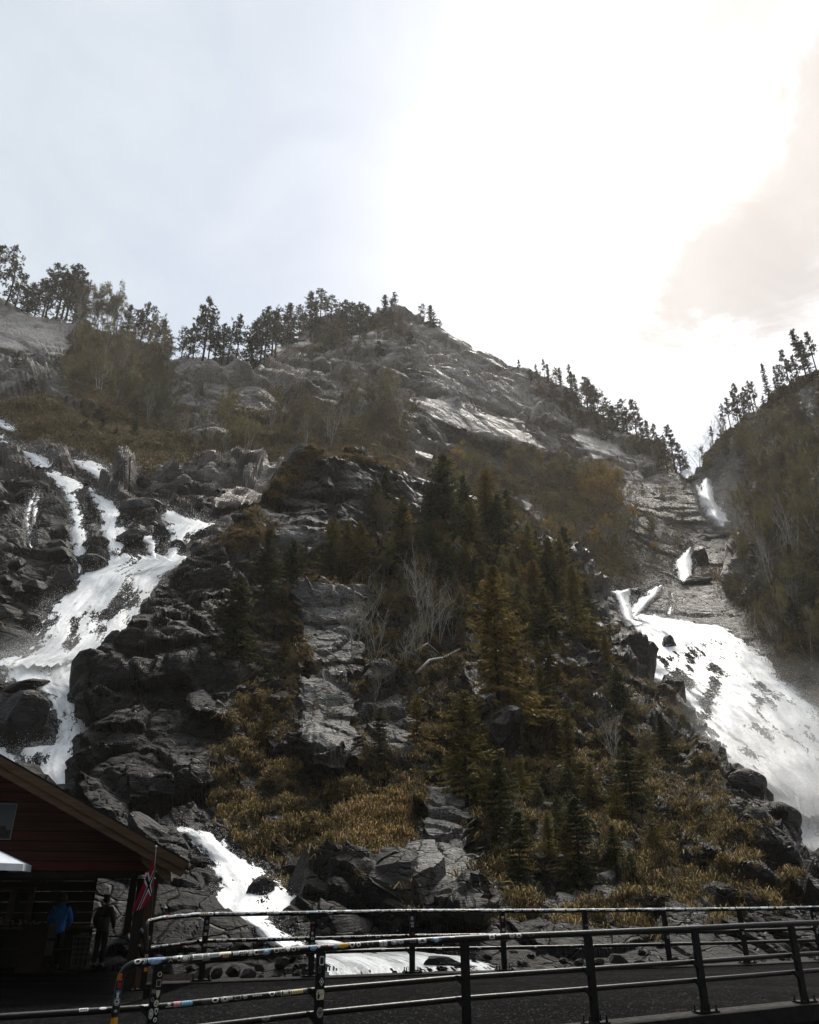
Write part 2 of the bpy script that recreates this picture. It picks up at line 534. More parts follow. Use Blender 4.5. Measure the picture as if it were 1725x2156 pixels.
WATER['lower_fall'] = z((0, 1200), K, [(930, -40, 590), (960, 10, 545), (1000, 45, 515), (1080, 55, 560), (1120, 200, 575), (1160, 300, 590), (1250, 335, 605), (1350, 350, 612), (1420, 340, 595), (1470, 320, 575), (1490, 150, 555), (1550, 130, 525), (1650, 150, 525), (1750, 200, 560), (1830, 330, 562), (1900, 400, 560)])
WATER['side_spill'] = z((0, 1200), K, [(1480, -80, 30), (1520, -60, 60), (1570, -40, 120), (1650, 40, 160)])
WATER['lower_cascade'] = z((0, 1700), K, [(655, 1075, 1180), (680, 1130, 1340), (720, 1200, 1400), (780, 1270, 1430), (820, 1300, 1505), (860, 1330, 1560), (920, 1340, 1680), (970, 1370, 1720), (1040, 1370, 1830), (1090, 1330, 1880), (1130, 1320, 1860), (1180, 1400, 1800), (1230, 1480, 1700), (1280, 1590, 1760), (1340, 1640, 1850), (1400, 1750, 1960)])
WATER['rapids'] = [(1978, 560, 690), (1990, 570, 760), (2004, 610, 890), (2015, 655, 985), (2035, 692, 1055), (2060, 690, 1100), (2085, 680, 1110)]
WATER['trickle'] = z((340, 1880), 3.317, [(570, 300, 340), (620, 315, 345), (680, 320, 350), (720, 315, 350)])
WATER['lip_fall'] = z((1280, 740), K, [(975, 835, 925), (1000, 845, 935), (1025, 868, 915), (1045, 885, 905)])
WATER['gorge_fall'] = z((1280, 740), K, [(1030, 990, 1050), (1080, 962, 1058), (1130, 955, 1066), (1200, 972, 1100), (1260, 1005, 1145), (1300, 1045, 1178), (1340, 1080, 1150)])
WATER['gorge_side_jet'] = z((1280, 740), K, [(1068, 935, 955), (1085, 945, 975), (1110, 960, 1000), (1140, 970, 1010)])
WATER['step_fall'] = z((1280, 740), K, [(1455, 912, 925), (1500, 862, 930), (1550, 812, 928), (1600, 812, 928), (1640, 822, 935), (1672, 838, 872)])
WATER['chute'] = z((1280, 740), K, [(1730, 410, 545), (1770, 430, 535), (1820, 455, 540), (1870, 470, 545), (1920, 485, 560), (1950, 500, 640)])
WATER['slide_branch'] = z((1280, 740), K, [(1705, 690, 745), (1740, 640, 730), (1780, 590, 690), (1820, 555, 650), (1870, 520, 610), (1910, 510, 580)])
WATER['thin_strand.002'] = z((1280, 740), K, [(1745, 795, 808), (1800, 790, 820), (1850, 775, 805), (1880, 770, 790)])
WATER['roaring_fall'] = z((1280, 1400), K, [(110, 480, 600), (130, 490, 760), (160, 540, 960), (180, 560, 1110), (250, 545, 1250), (320, 518, 1310), (400, 520, 1425), (450, 570, 1460), (520, 680, 1510), (600, 800, 1640), (700, 915, 1800), (800, 1000, 1850), (900, 1050, 1900), (1000, 1100, 1950), (1080, 1125, 2000), (1150, 1240, 2000), (1250, 1370, 2000), (1345, 1390, 2000), (1375, 1480, 2000)])
WATER['outflow'] = z((1280, 1400), K, [(1325, 1400, 1900), (1345, 1490, 1950), (1400, 1530, 2000), (1450, 1580, 2000), (1530, 1575, 2000), (1580, 1620, 2000), (1640, 1720, 2000)])
ON_KNOLL = {'lower_cascade', 'rapids', 'trickle'}
def water_poly(k):
    r = WATER[k]
    return [(a, y) for y, a, b in r] + [(b, y) for y, a, b in reversed(r)]

class Sheet:
    """A slope: columns across the picture, rows from the crest line down to the foot line, at the distances of the control points."""
    def __init__(s, crest, foot, ctrl, x0, x1, nu, nv, back):
        s.Y = tps(ctrl)
        c = np.array(crest, float)
        f = np.array(foot, float)
        # columns spaced by arc length along the crest
        xx = np.linspace(x0, x1, 4000)
        yy = np.interp(xx, c[:, 0], c[:, 1])
        arc = np.concatenate([[0], np.cumsum(np.hypot(np.diff(xx), 0.55 * np.diff(yy)))])
        s.x = np.interp(np.linspace(0, arc[-1], nu), arc, xx)
        s.top = np.interp(s.x, c[:, 0], c[:, 1])
        s.bot = np.interp(s.x, f[:, 0], f[:, 1])
        v = np.linspace(0, 1, nv)
        s.px = np.repeat(s.x[None], nv, 0)
        s.py = s.top[None] * (1 - v[:, None]) + s.bot[None] * v[:, None]
        s.nu, s.nv, s.back = nu, nv, back
    def build(s, disp, masks, push):
        Yv = s.Y(s.px, s.py) + push
        P = W(s.px, s.py, Yv)
        # land behind the crest, falling away, and under the foot
        rows = []
        for d, dz in s.back:
            q = P[0].copy()
            q[:, 1] += d
            q[:, 0] += d * q[:, 0] / q[:, 1] * 0.6
            q[:, 2] += dz
            rows.append(q)
        low = P[-1].copy()
        low[:, 2] -= 8
        low2 = low.copy()
        low2[:, 2] -= 12
        G = np.concatenate([np.array(rows[::-1]), P, low[None], low2[None]]) if rows else np.concatenate([P, low[None], low2[None]])
        nb = len(rows)
        gu = np.gradient(G, axis=1)
        gv = np.gradient(G, axis=0)
        nrm = np.cross(gu, gv)
        nrm /= np.linalg.norm(nrm, axis=2)[..., None] + 1e-9
        if nrm[nb + 5:nb + s.nv - 5, :, 1].mean() > 0:
            nrm = -nrm
        # soften the normals so that the relief does not fold
        for _ in range(6):
            nrm[1:-1, 1:-1] = (nrm[1:-1, 1:-1] * 2 + nrm[:-2, 1:-1] + nrm[2:, 1:-1] + nrm[1:-1, :-2] + nrm[1:-1, 2:]) / 6
        nrm /= np.linalg.norm(nrm, axis=2)[..., None] + 1e-9
        pad = lambda a: np.concatenate([np.repeat(a[:1], nb, 0), a, a[-1:], a[-1:]])
        mk = np.stack([pad(m) for m in masks], -1)
        D = disp(G.reshape(-1, 3), pad(s.px).ravel(), pad(s.py).ravel(), nrm.reshape(-1, 3)).reshape(G.shape[:2])
        s.G = G + nrm * D[..., None]
        s.N, s.nb, s.mk = nrm, nb, mk
        n0, n1 = G.shape[:2]
        idx = np.arange(n0 * n1).reshape(n0, n1)
        F = np.stack([idx[:-1, :-1], idx[1:, :-1], idx[1:, 1:], idx[:-1, 1:]], -1).reshape(-1, 4)
        return s.G.reshape(-1, 3), F, mk.reshape(-1, mk.shape[-1])
    def at(s, px, py):
        """The built ground's point seen at pixel (px, py), or the nearest on this slope."""
        j = int(np.argmin(np.abs(s.x - px)))
        v = (py - s.top[j]) / (s.bot[j] - s.top[j])
        i = s.nb + int(round(min(1, max(0, v)) * (s.nv - 1)))
        return Vector(s.G[i, j])

def water_mask(px, py, keys, soft):
    m = np.zeros(px.shape)
    for k in keys:
        r = WATER[k]
        sel = (py > r[0][0] - 40) & (py < r[-1][0] + 40) & (px > min(q[1] for q in r) - 40) & (px < max(q[2] for q in r) + 40)
        if sel.any():
            m[sel] = np.maximum(m[sel], poly_mask(px[sel], py[sel], water_poly(k), soft))
    return m

def rock_relief(P, scale, amp, seed, layer=1.0):
    """Ledges, tilted split blocks and cracks; metres."""
    p = P / scale
    wv = np.stack([fbm(p * 0.6, 3, seed + 3), fbm(p * 0.6 + 40, 3, seed + 5), fbm(p * 0.6 + 80, 3, seed + 7)], -1)
    q = p + 0.28 * wv
    d = 0.7 * fbm(p * 0.35, 3, seed + 11)
    ax = np.array([[.80, .18, .34], [-.1, .85, .2], [-.55, -.2, 1.9]])
    f1, f2, cid, tl = worley((q @ ax) * 0.75, seed + 21)
    d += 0.55 * (cid - 0.5) + 1.0 * tl - 0.30 * (1 - smooth(f2 - f1, 0, 0.10))
    f1, f2, cid, tl = worley((q @ ax) * 2.1, seed + 31)
    d += 0.20 * (cid - 0.5) + .50 * tl - 0.14 * (1 - smooth(f2 - f1, 0, 0.12))
    s_ = (q @ np.array([-.5, -.25, 1.0])) * 1.7 + 0.4 * fbm(p * 0.9, 2, seed + 41)
    fr = s_ - np.floor(s_)
    d += layer * 0.45 * (fr ** 0.6 - 0.5) * smooth(fbm(p * 0.4, 2, seed + 51), -0.5, 0.4)
    s_ = (q @ np.array([-.62, -.2, 1.0])) * 5.3 + 0.5 * fbm(p * 1.6, 2, seed + 43)
    fr = s_ - np.floor(s_)
    d += layer * 0.20 * (fr ** 0.5 - 0.5) * smooth(fbm(p * 0.7 + 9, 2, seed + 53), -0.4, 0.3)
    d += 0.14 * fbm(p * 3.1, 3, seed + 61)
    return d * amp

# ---- back mountain with the upper falls' gorges
CREST_M = [(-350, 560), (-100, 620), (0, 640), (60, 655), (110, 668), (160, 690), (220, 708), (300, 725), (360, 740), (400, 752), (470, 760), (535, 756), (560, 745), (600, 722), (640, 692), (700, 676), (760, 664), (810, 655), (840, 649), (880, 662), (930, 688), (1000, 727), (1060, 758), (1110, 782), (1160, 812), (1210, 848), (1260, 880), (1310, 915), (1360, 945), (1400, 968), (1432, 988), (1470, 996), (1500, 985), (1600, 985), (1800, 985), (2000, 985)]
FOOT_M = [(-350, 1760), (0, 1742), (180, 1738), (210, 1600), (300, 1400), (450, 1250), (550, 1150), (700, 1060), (850, 1100), (1000, 1170), (1200, 1280), (1300, 1420), (1340, 1500), (1420, 1590), (1500, 1700), (1530, 1760), (1620, 1810), (1690, 1860), (1800, 1880), (2000, 1890)]
CTRL_M = [(-350, 1760, 42), (0, 1740, 43), (180, 1735, 43), (0, 1600, 48), (150, 1600, 48), (0, 1480, 53), (190, 1420, 57), (60, 1380, 60), (200, 1370, 61), (0, 1250, 68), (150, 1250, 72), (300, 1250, 72), (400, 1160, 79), (0, 1100, 83), (200, 1100, 86), (400, 1100, 88), (0, 1000, 105), (200, 990, 108), (450, 1020, 105), (600, 1050, 108), (0, 900, 128), (200, 880, 135), (450, 900, 142), (700, 960, 140), (0, 780, 165), (300, 800, 170), (400, 845, 160), (560, 845, 163), (420, 775, 168), (560, 770, 170), (0, 640, 200), (300, 725, 205), (470, 758, 180), (600, 722, 215), (840, 650, 235), (840, 800, 190), (840, 900, 160), (840, 1000, 135), (1000, 727, 240), (1000, 900, 180), (1000, 1000, 155), (1000, 1170, 125), (1200, 848, 235), (1200, 1000, 180), (1200, 1150, 140), (1310, 915, 235), (1400, 968, 225), (1440, 992, 205), (1350, 1100, 165), (1300, 1200, 140), (1520, 1110, 172), (1440, 1200, 152), (1340, 1250, 135), (1400, 1300, 124), (1330, 1330, 118), (1340, 1480, 95), (1600, 1330, 115), (1500, 1450, 98), (1700, 1500, 92), (1500, 1680, 74), (1620, 1690, 70), (1700, 1700, 70), (1700, 1840, 62), (1800, 1000, 200), (1800, 1860, 62), (2000, 1870, 62), (-350, 560, 215), (-350, 1000, 108), (2000, 985, 200)]
SH_M = Sheet(CREST_M, FOOT_M, CTRL_M, -300, 1950, 560, 430, [(4, -1.5), (14, -9), (40, -38), (90, -110)])
px, py = SH_M.px, SH_M.py
jit = np.stack([px / 30, py / 30, px * 0], -1).reshape(-1, 3)
jx = (fbm(jit, 3, 5) * 9).reshape(px.shape)
jy = (fbm(jit + 50, 3, 6) * 6).reshape(px.shape)
qx, qy = px + jx, py + jy
PM = lambda poly, soft=10: poly_mask(qx, qy, poly, soft)
SLABS = [[(-40, 655), (60, 662), (150, 690), (135, 752), (60, 742), (-40, 735)],
         [(540, 752), (595, 700), (660, 684), (655, 728), (600, 742)],
         [(735, 702), (800, 690), (818, 722), (790, 738), (740, 728)],
         [(862, 850), (905, 843), (960, 862), (1060, 885), (1150, 945), (1085, 935), (1000, 915), (930, 890)],
         [(900, 664), (1000, 722), (1090, 775), (1040, 762), (960, 720), (905, 684)],
         [(870, 930), (925, 950), (920, 972), (868, 958)],
         [(1085, 1045), (1110, 1050), (1165, 1120), (1140, 1110)],
         [(1195, 905), (1280, 890), (1320, 960), (1250, 970)],
         [(560, 1010), (440, 1040), (460, 1070), (560, 1060)],
         [(1540, 985), (1590, 990), (1585, 1020), (1550, 1005)]]
slab = np.zeros(px.shape)
for p_ in SLABS:
    slab = np.maximum(slab, PM(p_, 6))
CLIFFS = [[(350, 750), (480, 762), (620, 745), (640, 850), (520, 860), (380, 840)],
          [(840, 655), (1000, 735), (1130, 800), (1150, 870), (1050, 860), (900, 820), (860, 740)]]
cliff = np.zeros(px.shape)
for p_ in CLIFFS:
    cliff = np.maximum(cliff, PM(p_, 14))
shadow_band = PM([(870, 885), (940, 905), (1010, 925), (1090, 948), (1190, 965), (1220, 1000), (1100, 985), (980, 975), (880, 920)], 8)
talus = PM([(330, 1010), (480, 975), (640, 985), (620, 1060), (540, 1100), (430, 1080), (360, 1060)], 16)
grass_m = np.maximum.reduce([PM([(-40, 840), (160, 850), (330, 900), (470, 960), (520, 1000), (420, 1030), (260, 985), (60, 930), (-40, 900)], 25) * 1.0,
                             PM([(140, 690), (350, 735), (350, 880), (200, 890), (110, 800)], 30) * .75,
                             PM([(360, 730), (560, 752), (560, 775), (360, 768)], 8) * .8,
                             PM([(620, 690), (830, 655), (830, 700), (650, 750)], 14) * .6,
                             PM([(440, 860), (860, 830), (880, 1000), (500, 1010)], 30) * .62,
                             PM([(900, 950), (1290, 960), (1330, 1240), (1000, 1150)], 30) * .68,
                             PM([(1090, 790), (1460, 985), (1400, 1010), (1230, 900)], 14) * .55,
                             PM([(1480, 1200), (1725, 1180), (1725, 1420), (1600, 1330)], 20) * .6])
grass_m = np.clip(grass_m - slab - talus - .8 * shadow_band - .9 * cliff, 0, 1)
wm = water_mask(px, py, [k for k in WATER if k not in ON_KNOLL], 10)
wet_shade_m = np.clip(np.maximum.reduce([water_mask(px, py, [k for k in WATER if k not in ON_KNOLL], 110) * .9, smooth(py, 950, 1060) * (px < 430) * .95, smooth(py, 1040, 1180) * (px < 560)]) + .55 * shadow_band, 0, 1) * (1 - slab)  # shadow_band darkens the rock under the overhang: shade painted through the wet mask
wet_shade_m = np.where(px > 1400, wet_shade_m * smooth(py, 1100, 1450), wet_shade_m)
wet_shade_m = np.maximum(wet_shade_m, .9 * smooth(px, 1270, 1330) * smooth(py, 1000, 1080) * (1 - slab))
pale_m = np.clip(slab + .8 * cliff + .15 * talus + .10 * smooth(1000 - py, 0, 300), 0, 1)
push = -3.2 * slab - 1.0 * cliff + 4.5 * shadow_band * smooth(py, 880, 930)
wetpush = wm
def disp_m(P, x, y, nrm):
    far = smooth(y, 1250, 900)
    d = (rock_relief(P, 24.0, 5.2, 1, .7) * (0.22 + 0.78 * far) + rock_relief(P, 6.5, 0.85, 2, .6)) * (1 - .62 * smooth(x, 1240, 1330) * smooth(y, 930, 1010))
    # clumped ground on the grassy and scree parts
    g = np.interp(x, [0, 1], [1, 1]) * 0 + np.concatenate([np.repeat(grass_m[:1], 4, 0), grass_m, grass_m[-1:], grass_m[-1:]]).ravel()
    tl = np.concatenate([np.repeat(talus[:1], 4, 0), talus, talus[-1:], talus[-1:]]).ravel()
    sl = np.concatenate([np.repeat(slab[:1], 4, 0), slab, slab[-1:], slab[-1:]]).ravel()
    d = d * (1 - .45 * g) * (1 - .72 * sl) + g * 1.0 * np.abs(fbm(P / 3.4, 3, 71))
    f1, f2, cid, tlt = worley(P @ np.diag([.55, .55, .9]) / 1.1, 81)
    d = d + tl * (cid * 1.3 + (f2 - f1) * .8 - .6)
    wmm = np.concatenate([np.repeat(wm[:1], 4, 0), wm, wm[-1:], wm[-1:]]).ravel()
    return d * (1 - .92 * wmm) - (1.2 + 1.6 * far) * wmm
V, F, mk = SH_M.build(disp_m, [grass_m, pale_m, wet_shade_m], push)
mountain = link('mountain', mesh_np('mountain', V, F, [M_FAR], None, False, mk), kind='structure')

# ---- hillside beyond the great fall's far bank
CREST_R = [(1440, 1200), (1452, 1060), (1462, 990), (1478, 955), (1500, 925), (1520, 905), (1560, 885), (1600, 865), (1650, 832), (1690, 810), (1725, 803), (1800, 770), (2000, 690)]
FOOT_R = [(1440, 1216), (1452, 1076), (1462, 1006), (1500, 1010), (1535, 1060), (1546, 1160), (1554, 1366), (1620, 1420), (1690, 1490), (1725, 1530), (2000, 1760)]
CTRL_R = [(1450, 1060, 198), (1470, 985, 200), (1520, 905, 192), (1600, 865, 175), (1725, 805, 155), (2000, 690, 130), (1500, 1060, 197), (1545, 1110, 188), (1560, 1040, 182), (1480, 1180, 168), (1440, 1250, 165), (1580, 1130, 140), (1650, 1000, 135), (1725, 1100, 115), (1650, 1200, 115), (1725, 1300, 100), (1600, 1345, 118), (1560, 1250, 132), (1500, 1300, 150), (1690, 1470, 96), (1725, 1500, 92), (2000, 1480, 82), (2000, 1100, 98), (2000, 1760, 70)]
SH_R = Sheet(CREST_R, FOOT_R, CTRL_R, 1442, 1980, 230, 300, [(4, -1.5), (14, -9), (40, -38), (80, -90)])
px, py = SH_R.px, SH_R.py
qx, qy = px, py
pale_r = np.clip(PM([(1462, 990), (1500, 930), (1540, 930), (1560, 1000), (1600, 1030), (1560, 1100), (1500, 1060)], 14) * .55 + PM([(1690, 830), (1725, 830), (1725, 900), (1695, 880)], 10) * .4 + PM([(1480, 1180), (1700, 1195), (1700, 1225), (1490, 1240)], 10) * .5, 0, 1)
grass_r = np.clip(.54 - pale_r + .1 * np.sin(px / 37), 0, 1)
wet_r = smooth(py, 1150, 1400) * .75
pad_r = lambda a: np.concatenate([np.repeat(a[:1], 4, 0), a, a[-1:], a[-1:]]).ravel()
def disp_r(P, x, y, nrm):
    return rock_relief(P, 9.0, 2.4, 4) + rock_relief(P, 3.0, 0.8, 5) + .8 * pad_r(grass_r) * np.abs(fbm(P / 3.1, 3, 72))
V, F, mk = SH_R.build(disp_r, [grass_r, pale_r, wet_r], 0 * px)
hillside = link('hillside', mesh_np('hillside', V, F, [M_FAR], None, False, mk), kind='structure')

# ---- the rocky knoll between the two falls, down to the river bank
CREST_K = [(-350, 1765), (0, 1735), (120, 1716), (168, 1692), (176, 1600), (188, 1470), (197, 1412), (245, 1372), (292, 1300), (330, 1236), (390, 1186), (450, 1123), (520, 1086), (545, 1040), (600, 985), (650, 951), (705, 936), (760, 946), (830, 985), (900, 1015), (1000, 1055), (1100, 1110), (1200, 1170), (1250, 1225), (1300, 1308), (1335, 1370), (1370, 1425), (1430, 1465), (1468, 1510), (1490, 1545), (1505, 1590), (1528, 1622), (1560, 1630), (1600, 1668), (1622, 1700), (1650, 1724), (1668, 1772), (1690, 1800), (1725, 1818), (1800, 1836), (2100, 1850)]
FOOT_K = [(-350, 2085), (2100, 2070)]
CTRL_K = [(-350, 1760, 41), (0, 1730, 41), (168, 1690, 41), (178, 1600, 45), (198, 1410, 53), (290, 1300, 60), (390, 1185, 67), (520, 1085, 74), (600, 985, 81), (705, 935, 86), (830, 985, 88), (1000, 1055, 93), (1200, 1170, 95), (1300, 1310, 90), (1370, 1425, 82), (1470, 1510, 72), (1528, 1622, 62), (1622, 1700, 54), (1690, 1790, 47), (1800, 1830, 46), (2100, 1850, 46), (400, 1400, 54), (400, 1600, 43), (350, 1720, 37), (450, 1800, 33), (600, 1900, 29), (690, 1960, 26.5), (700, 1100, 76), (700, 1240, 65), (700, 1400, 57), (700, 1600, 45), (700, 1800, 34.5), (950, 1200, 72), (950, 1400, 57), (950, 1600, 45), (950, 1800, 34.5), (950, 1920, 29.5), (1200, 1300, 76), (1200, 1400, 64), (1200, 1600, 48), (1200, 1800, 36), (1200, 1920, 30.5), (1400, 1550, 60), (1400, 1700, 44), (1400, 1850, 35), (1550, 1750, 44), (1600, 1850, 38), (1700, 1900, 38), (-350, 2085, 22.8), (0, 2080, 23), (300, 2075, 22.8), (600, 2070, 22.6), (900, 2070, 22.6), (1300, 2065, 23.2), (1725, 2060, 25), (2100, 2060, 26), (0, 1900, 30), (200, 1900, 29.5), (800, 2000, 26), (1300, 1990, 27), (1700, 1990, 30)]
SH_K = Sheet(CREST_K, FOOT_K, CTRL_K, -300, 2050, 600, 450, [(1.5, -.6), (5, -5), (14, -18), (30, -45)])
px, py = SH_K.px, SH_K.py
jit = np.stack([px / 34, py / 34, px * 0], -1).reshape(-1, 3)
jl = np.stack([px / 95, py / 80, px * 0], -1).reshape(-1, 3)
jx = (fbm(jit, 3, 15) * 11).reshape(px.shape)
jy = (fbm(jit + 50, 3, 16) * 9).reshape(px.shape)
bx = (fbm(jl, 4, 17) * 46).reshape(px.shape)
by = (fbm(jl + 30, 4, 18) * 40).reshape(px.shape)
PW = lambda poly, soft=10: poly_mask(px + jx + bx, py + jy + by, poly, soft)
qx, qy = px + jx, py + jy
LICH = [[(632, 1275), (655, 1250), (690, 1236), (758, 1240), (762, 1300), (758, 1395), (690, 1412), (660, 1400), (640, 1330)],
        [(640, 1420), (700, 1430), (745, 1480), (740, 1590), (700, 1608), (655, 1605), (632, 1500)],
        [(905, 1655), (945, 1650), (955, 1690), (985, 1720), (985, 1900), (885, 1900), (880, 1760), (895, 1700)],
        [(985, 1425), (1050, 1430), (1090, 1500), (1075, 1540), (1015, 1505)],
        [(1140, 1352), (1180, 1345), (1215, 1400), (1160, 1408)],
        [(545, 1070), (640, 1075), (690, 1110), (680, 1150), (600, 1130)],
        [(850, 1030), (900, 1060), (905, 1090), (870, 1080)],
        [(740, 1000), (790, 1010), (790, 1040), (745, 1040)],
        [(1225, 1215), (1300, 1250), (1320, 1310), (1270, 1290)]]
lich = np.zeros(px.shape)
lw = fbm(np.stack([px / 22, py / 22, px * 0 + 4], -1).reshape(-1, 3), 4, 411).reshape(px.shape)
for p_ in LICH:
    lich = np.maximum(lich, poly_mask(qx + .35 * bx, qy + .35 * by, p_, 20))
lich = lich * (.62 + .38 * smooth(lw, -.35, .25))
lich[:] = np.maximum(lich, .55 * PM([(760, 1400), (870, 1420), (900, 1560), (800, 1600), (750, 1500)], 14))
lich[:] = np.maximum(lich, .6 * PM([(1000, 1860), (1300, 1830), (1380, 1910), (1000, 1915)], 14))
buttress = np.maximum.reduce([PM([(628, 1280), (690, 1232), (768, 1238), (764, 1400), (745, 1600), (650, 1612), (628, 1500)], 7),
                              PM([(862, 1680), (905, 1645), (950, 1642), (990, 1715), (1000, 1925), (855, 1925)], 7),
                              PM([(975, 1415), (1060, 1415), (1098, 1500), (1075, 1550), (1000, 1510)], 9),
                              PM([(1130, 1350), (1175, 1335), (1225, 1400), (1150, 1415)], 9),
                              PM([(380, 1400), (500, 1370), (540, 1460), (480, 1520), (400, 1500)], 12)])
notch = np.maximum.reduce([PM([(640, 1400), (760, 1398), (758, 1424), (640, 1430)], 7), PM([(860, 1700), (880, 1690), (888, 1900), (860, 1900)], 6)])
black = np.maximum.reduce([PW([(150, 1700), (190, 1400), (300, 1270), (440, 1150), (520, 1190), (470, 1380), (450, 1560), (470, 1790), (560, 1880), (200, 2100), (-350, 2100), (-350, 1750)], 30),
                           PM([(1500, 1560), (1560, 1630), (1700, 1790), (2100, 1840), (2100, 2080), (1560, 2080), (1600, 1850), (1540, 1720)], 26),
                           smooth(py, 1890, 1960)])
gr = np.maximum.reduce([PM([(520, 1095), (545, 1035), (600, 980), (660, 945), (705, 928), (770, 942), (900, 1012), (880, 1030), (790, 985), (700, 965), (640, 1000), (585, 1050), (560, 1090)], 14),
                        PM([(430, 1165), (520, 1095), (610, 1108), (650, 1150), (560, 1150), (480, 1168)], 12),
                        .95 * PW([(560, 1160), (900, 1100), (1200, 1180), (1290, 1330), (1100, 1420), (760, 1450), (560, 1420)], 40),
                        .72 * PW([(430, 1560), (560, 1380), (650, 1440), (900, 1380), (1290, 1390), (1500, 1600), (1590, 1850), (1520, 1920), (560, 1900), (450, 1700)], 40),
                        1.0 * PM([(690, 1770), (740, 1705), (860, 1680), (865, 1850), (760, 1850)], 22),
                        .95 * PW([(1300, 1400), (1420, 1470), (1500, 1600), (1560, 1750), (1480, 1850), (1330, 1760), (1290, 1560)], 26),
                        .95 * PW([(440, 1580), (560, 1480), (640, 1610), (880, 1600), (900, 1660), (700, 1720), (500, 1690)], 24),
                        .8 * PW([(1000, 1890), (1640, 1890), (1660, 1960), (1000, 1965)], 20),
                        .6 * PM([(360, 1410), (440, 1400), (430, 1480), (340, 1500)], 14)])
tanpatch = PM([(680, 1775), (735, 1700), (862, 1672), (868, 1855), (750, 1858)], 22)
gr = np.maximum(gr, tanpatch)
wk = np.clip(1.6 * water_mask(px, py, ON_KNOLL, 26), 0, 1)
ledge = fbm(np.stack([px / 70, py / 26, px * 0], -1).reshape(-1, 3), 4, 401).reshape(px.shape)
gr = gr * np.maximum(.16 + .84 * smooth(ledge, -.12, .22), tanpatch)
gr = np.clip(gr - 1.6 * lich - .75 * black * (py < 1890) - wk * 2 - notch, 0, 1)
wet_k = np.clip(black * .85 + water_mask(px, py, ON_KNOLL, 60) * .6, 0, 1) * (1 - .8 * lich)
push = -3.4 * buttress + 1.8 * notch - .8 * tanpatch
pad_k = lambda a: np.concatenate([np.repeat(a[:1], 4, 0), a, a[-1:], a[-1:]]).ravel()
def disp_k(P, x, y, nrm):
    d = rock_relief(P, 8.5, 1.75, 7, 1.2) + rock_relief(P, 2.4, .26, 8, 1.3)
    g = pad_k(gr)
    hump = np.abs(fbm(P / 1.9, 3, 73)) + .5 * np.abs(fbm(P / .7, 2, 74))
    bt = pad_k(np.clip(lich + .5 * buttress, 0, 1))
    tan_ = pad_k(tanpatch)
    d = d * (1 - .75 * tan_)
    d = d * (1 - .4 * g) * (1 - .52 * bt) + g * .85 * hump
    wmm = pad_k(wk)
    low = smooth(y, 2080, 1860)
    edge_ = 1 - .7 * smooth(x, 1640, 1690) * smooth(y, 1900, 1800)
    return (d * (1 - .9 * wmm) - 1.0 * wmm) * (.10 + .90 * low) * edge_
V, F, mk = SH_K.build(disp_k, [gr, lich, wet_k], push)
knoll = link('knoll', mesh_np('knoll', V, F, [M_KNOLL], None, False, mk), kind='structure')

# ---- ground under and around, and the wooded valley side behind the viewer
M_GROUND = simple('gravel_ground', (.05, .047, .043), .8, .4, 2.0)
g_ = MB()
g_.add([(-420, -140, -11.5), (420, -140, -11.5), (420, 420, -11.5), (-420, 420, -11.5)], [(0, 1, 2, 3)])
g_.obj('ground', M_GROUND)['kind'] = 'structure'
g_ = MB()
g_.prism([(-60, -34, -.10), (60, -34, -.10), (60, 6.5, -.10), (-60, 5.5, -.10)], (0, 0, -10))
g_.obj('riverbank', M_GROUND)['kind'] = 'structure'
nx, ny = 150, 60
xx, vv = np.meshgrid(np.linspace(-330, 330, nx), np.linspace(0, 1, ny))
yb = -26 - 118 * vv - 8 * np.sin(xx / 60)
zb = -2 + 150 * vv ** 0.92
G = np.stack([xx, yb, zb], -1).reshape(-1, 3)
G[:, 2] += 5 * fbm(G / 22, 4, 91)
G[:, 1] += 5 * fbm(G / 18, 4, 92)
idx = np.arange(nx * ny).reshape(ny, nx)
F = np.stack([idx[:-1, :-1], idx[:-1, 1:], idx[1:, 1:], idx[1:, :-1]], -1).reshape(-1, 4)
M_WOOD_HILL = simple('wooded_hill', (.032, .033, .019), .9, .5, .35, spec=.05, bmp=.6)
link('valley_side', mesh_np('valley_side', G, F[:, ::-1], [M_WOOD_HILL], None, True), kind='structure')

# ---------------------------------------------------------------- falling water
def water_material(name, col, scale, thin, rough_=0.0):
    m, t, b, o = new_mat(name)
    uvn = N(t, 'ShaderNodeUVMap', uv_map='uv')
    a = noise(t, mapping(t, uvn.outputs[0], (1.0, .11, 1)), scale * .8, 5, .6, .35)
    a2 = noise(t, mapping(t, uvn.outputs[0], (1.0, .16, 1), (3, 5, 0)), scale * 3.0, 5, .68, .4)
    f = noise(t, mapping(t, uvn.outputs[0], (1.0, .6, 1)), scale * 4.5, 5, .75, .3)
    v = math_n(t, 'ADD', math_n(t, 'MULTIPLY', a, .42), math_n(t, 'ADD', math_n(t, 'MULTIPLY', a2, .36), math_n(t, 'MULTIPLY', f, .22)))
    L(t, ramp(t, v, [(.36, tuple(c * thin * k_ for c, k_ in zip(col, (.9, .96, 1.02)))), (.46, tuple(c * (.45 + .5 * thin) for c in col)), (.54, col)]).outputs[0], b.inputs['Base Color'])
    b.inputs['Roughness'].default_value = .55
    b.inputs['Specular IOR Level'].default_value = .3
    if rough_:
        bump(t, b, v, rough_, .3)
    tr = N(t, 'ShaderNodeBsdfTranslucent')
    tr.inputs[0].default_value = (*col, 1)
    mx = N(t, 'ShaderNodeMixShader')
    mx.inputs[0].default_value = .15
    L(t, b.outputs[0], mx.inputs[1])
    L(t, tr.outputs[0], mx.inputs[2])
    L(t, mx.outputs[0], o.inputs[0])
    return m
M_WATER = water_material('white_water', (.95, .96, .97), .7, .46)
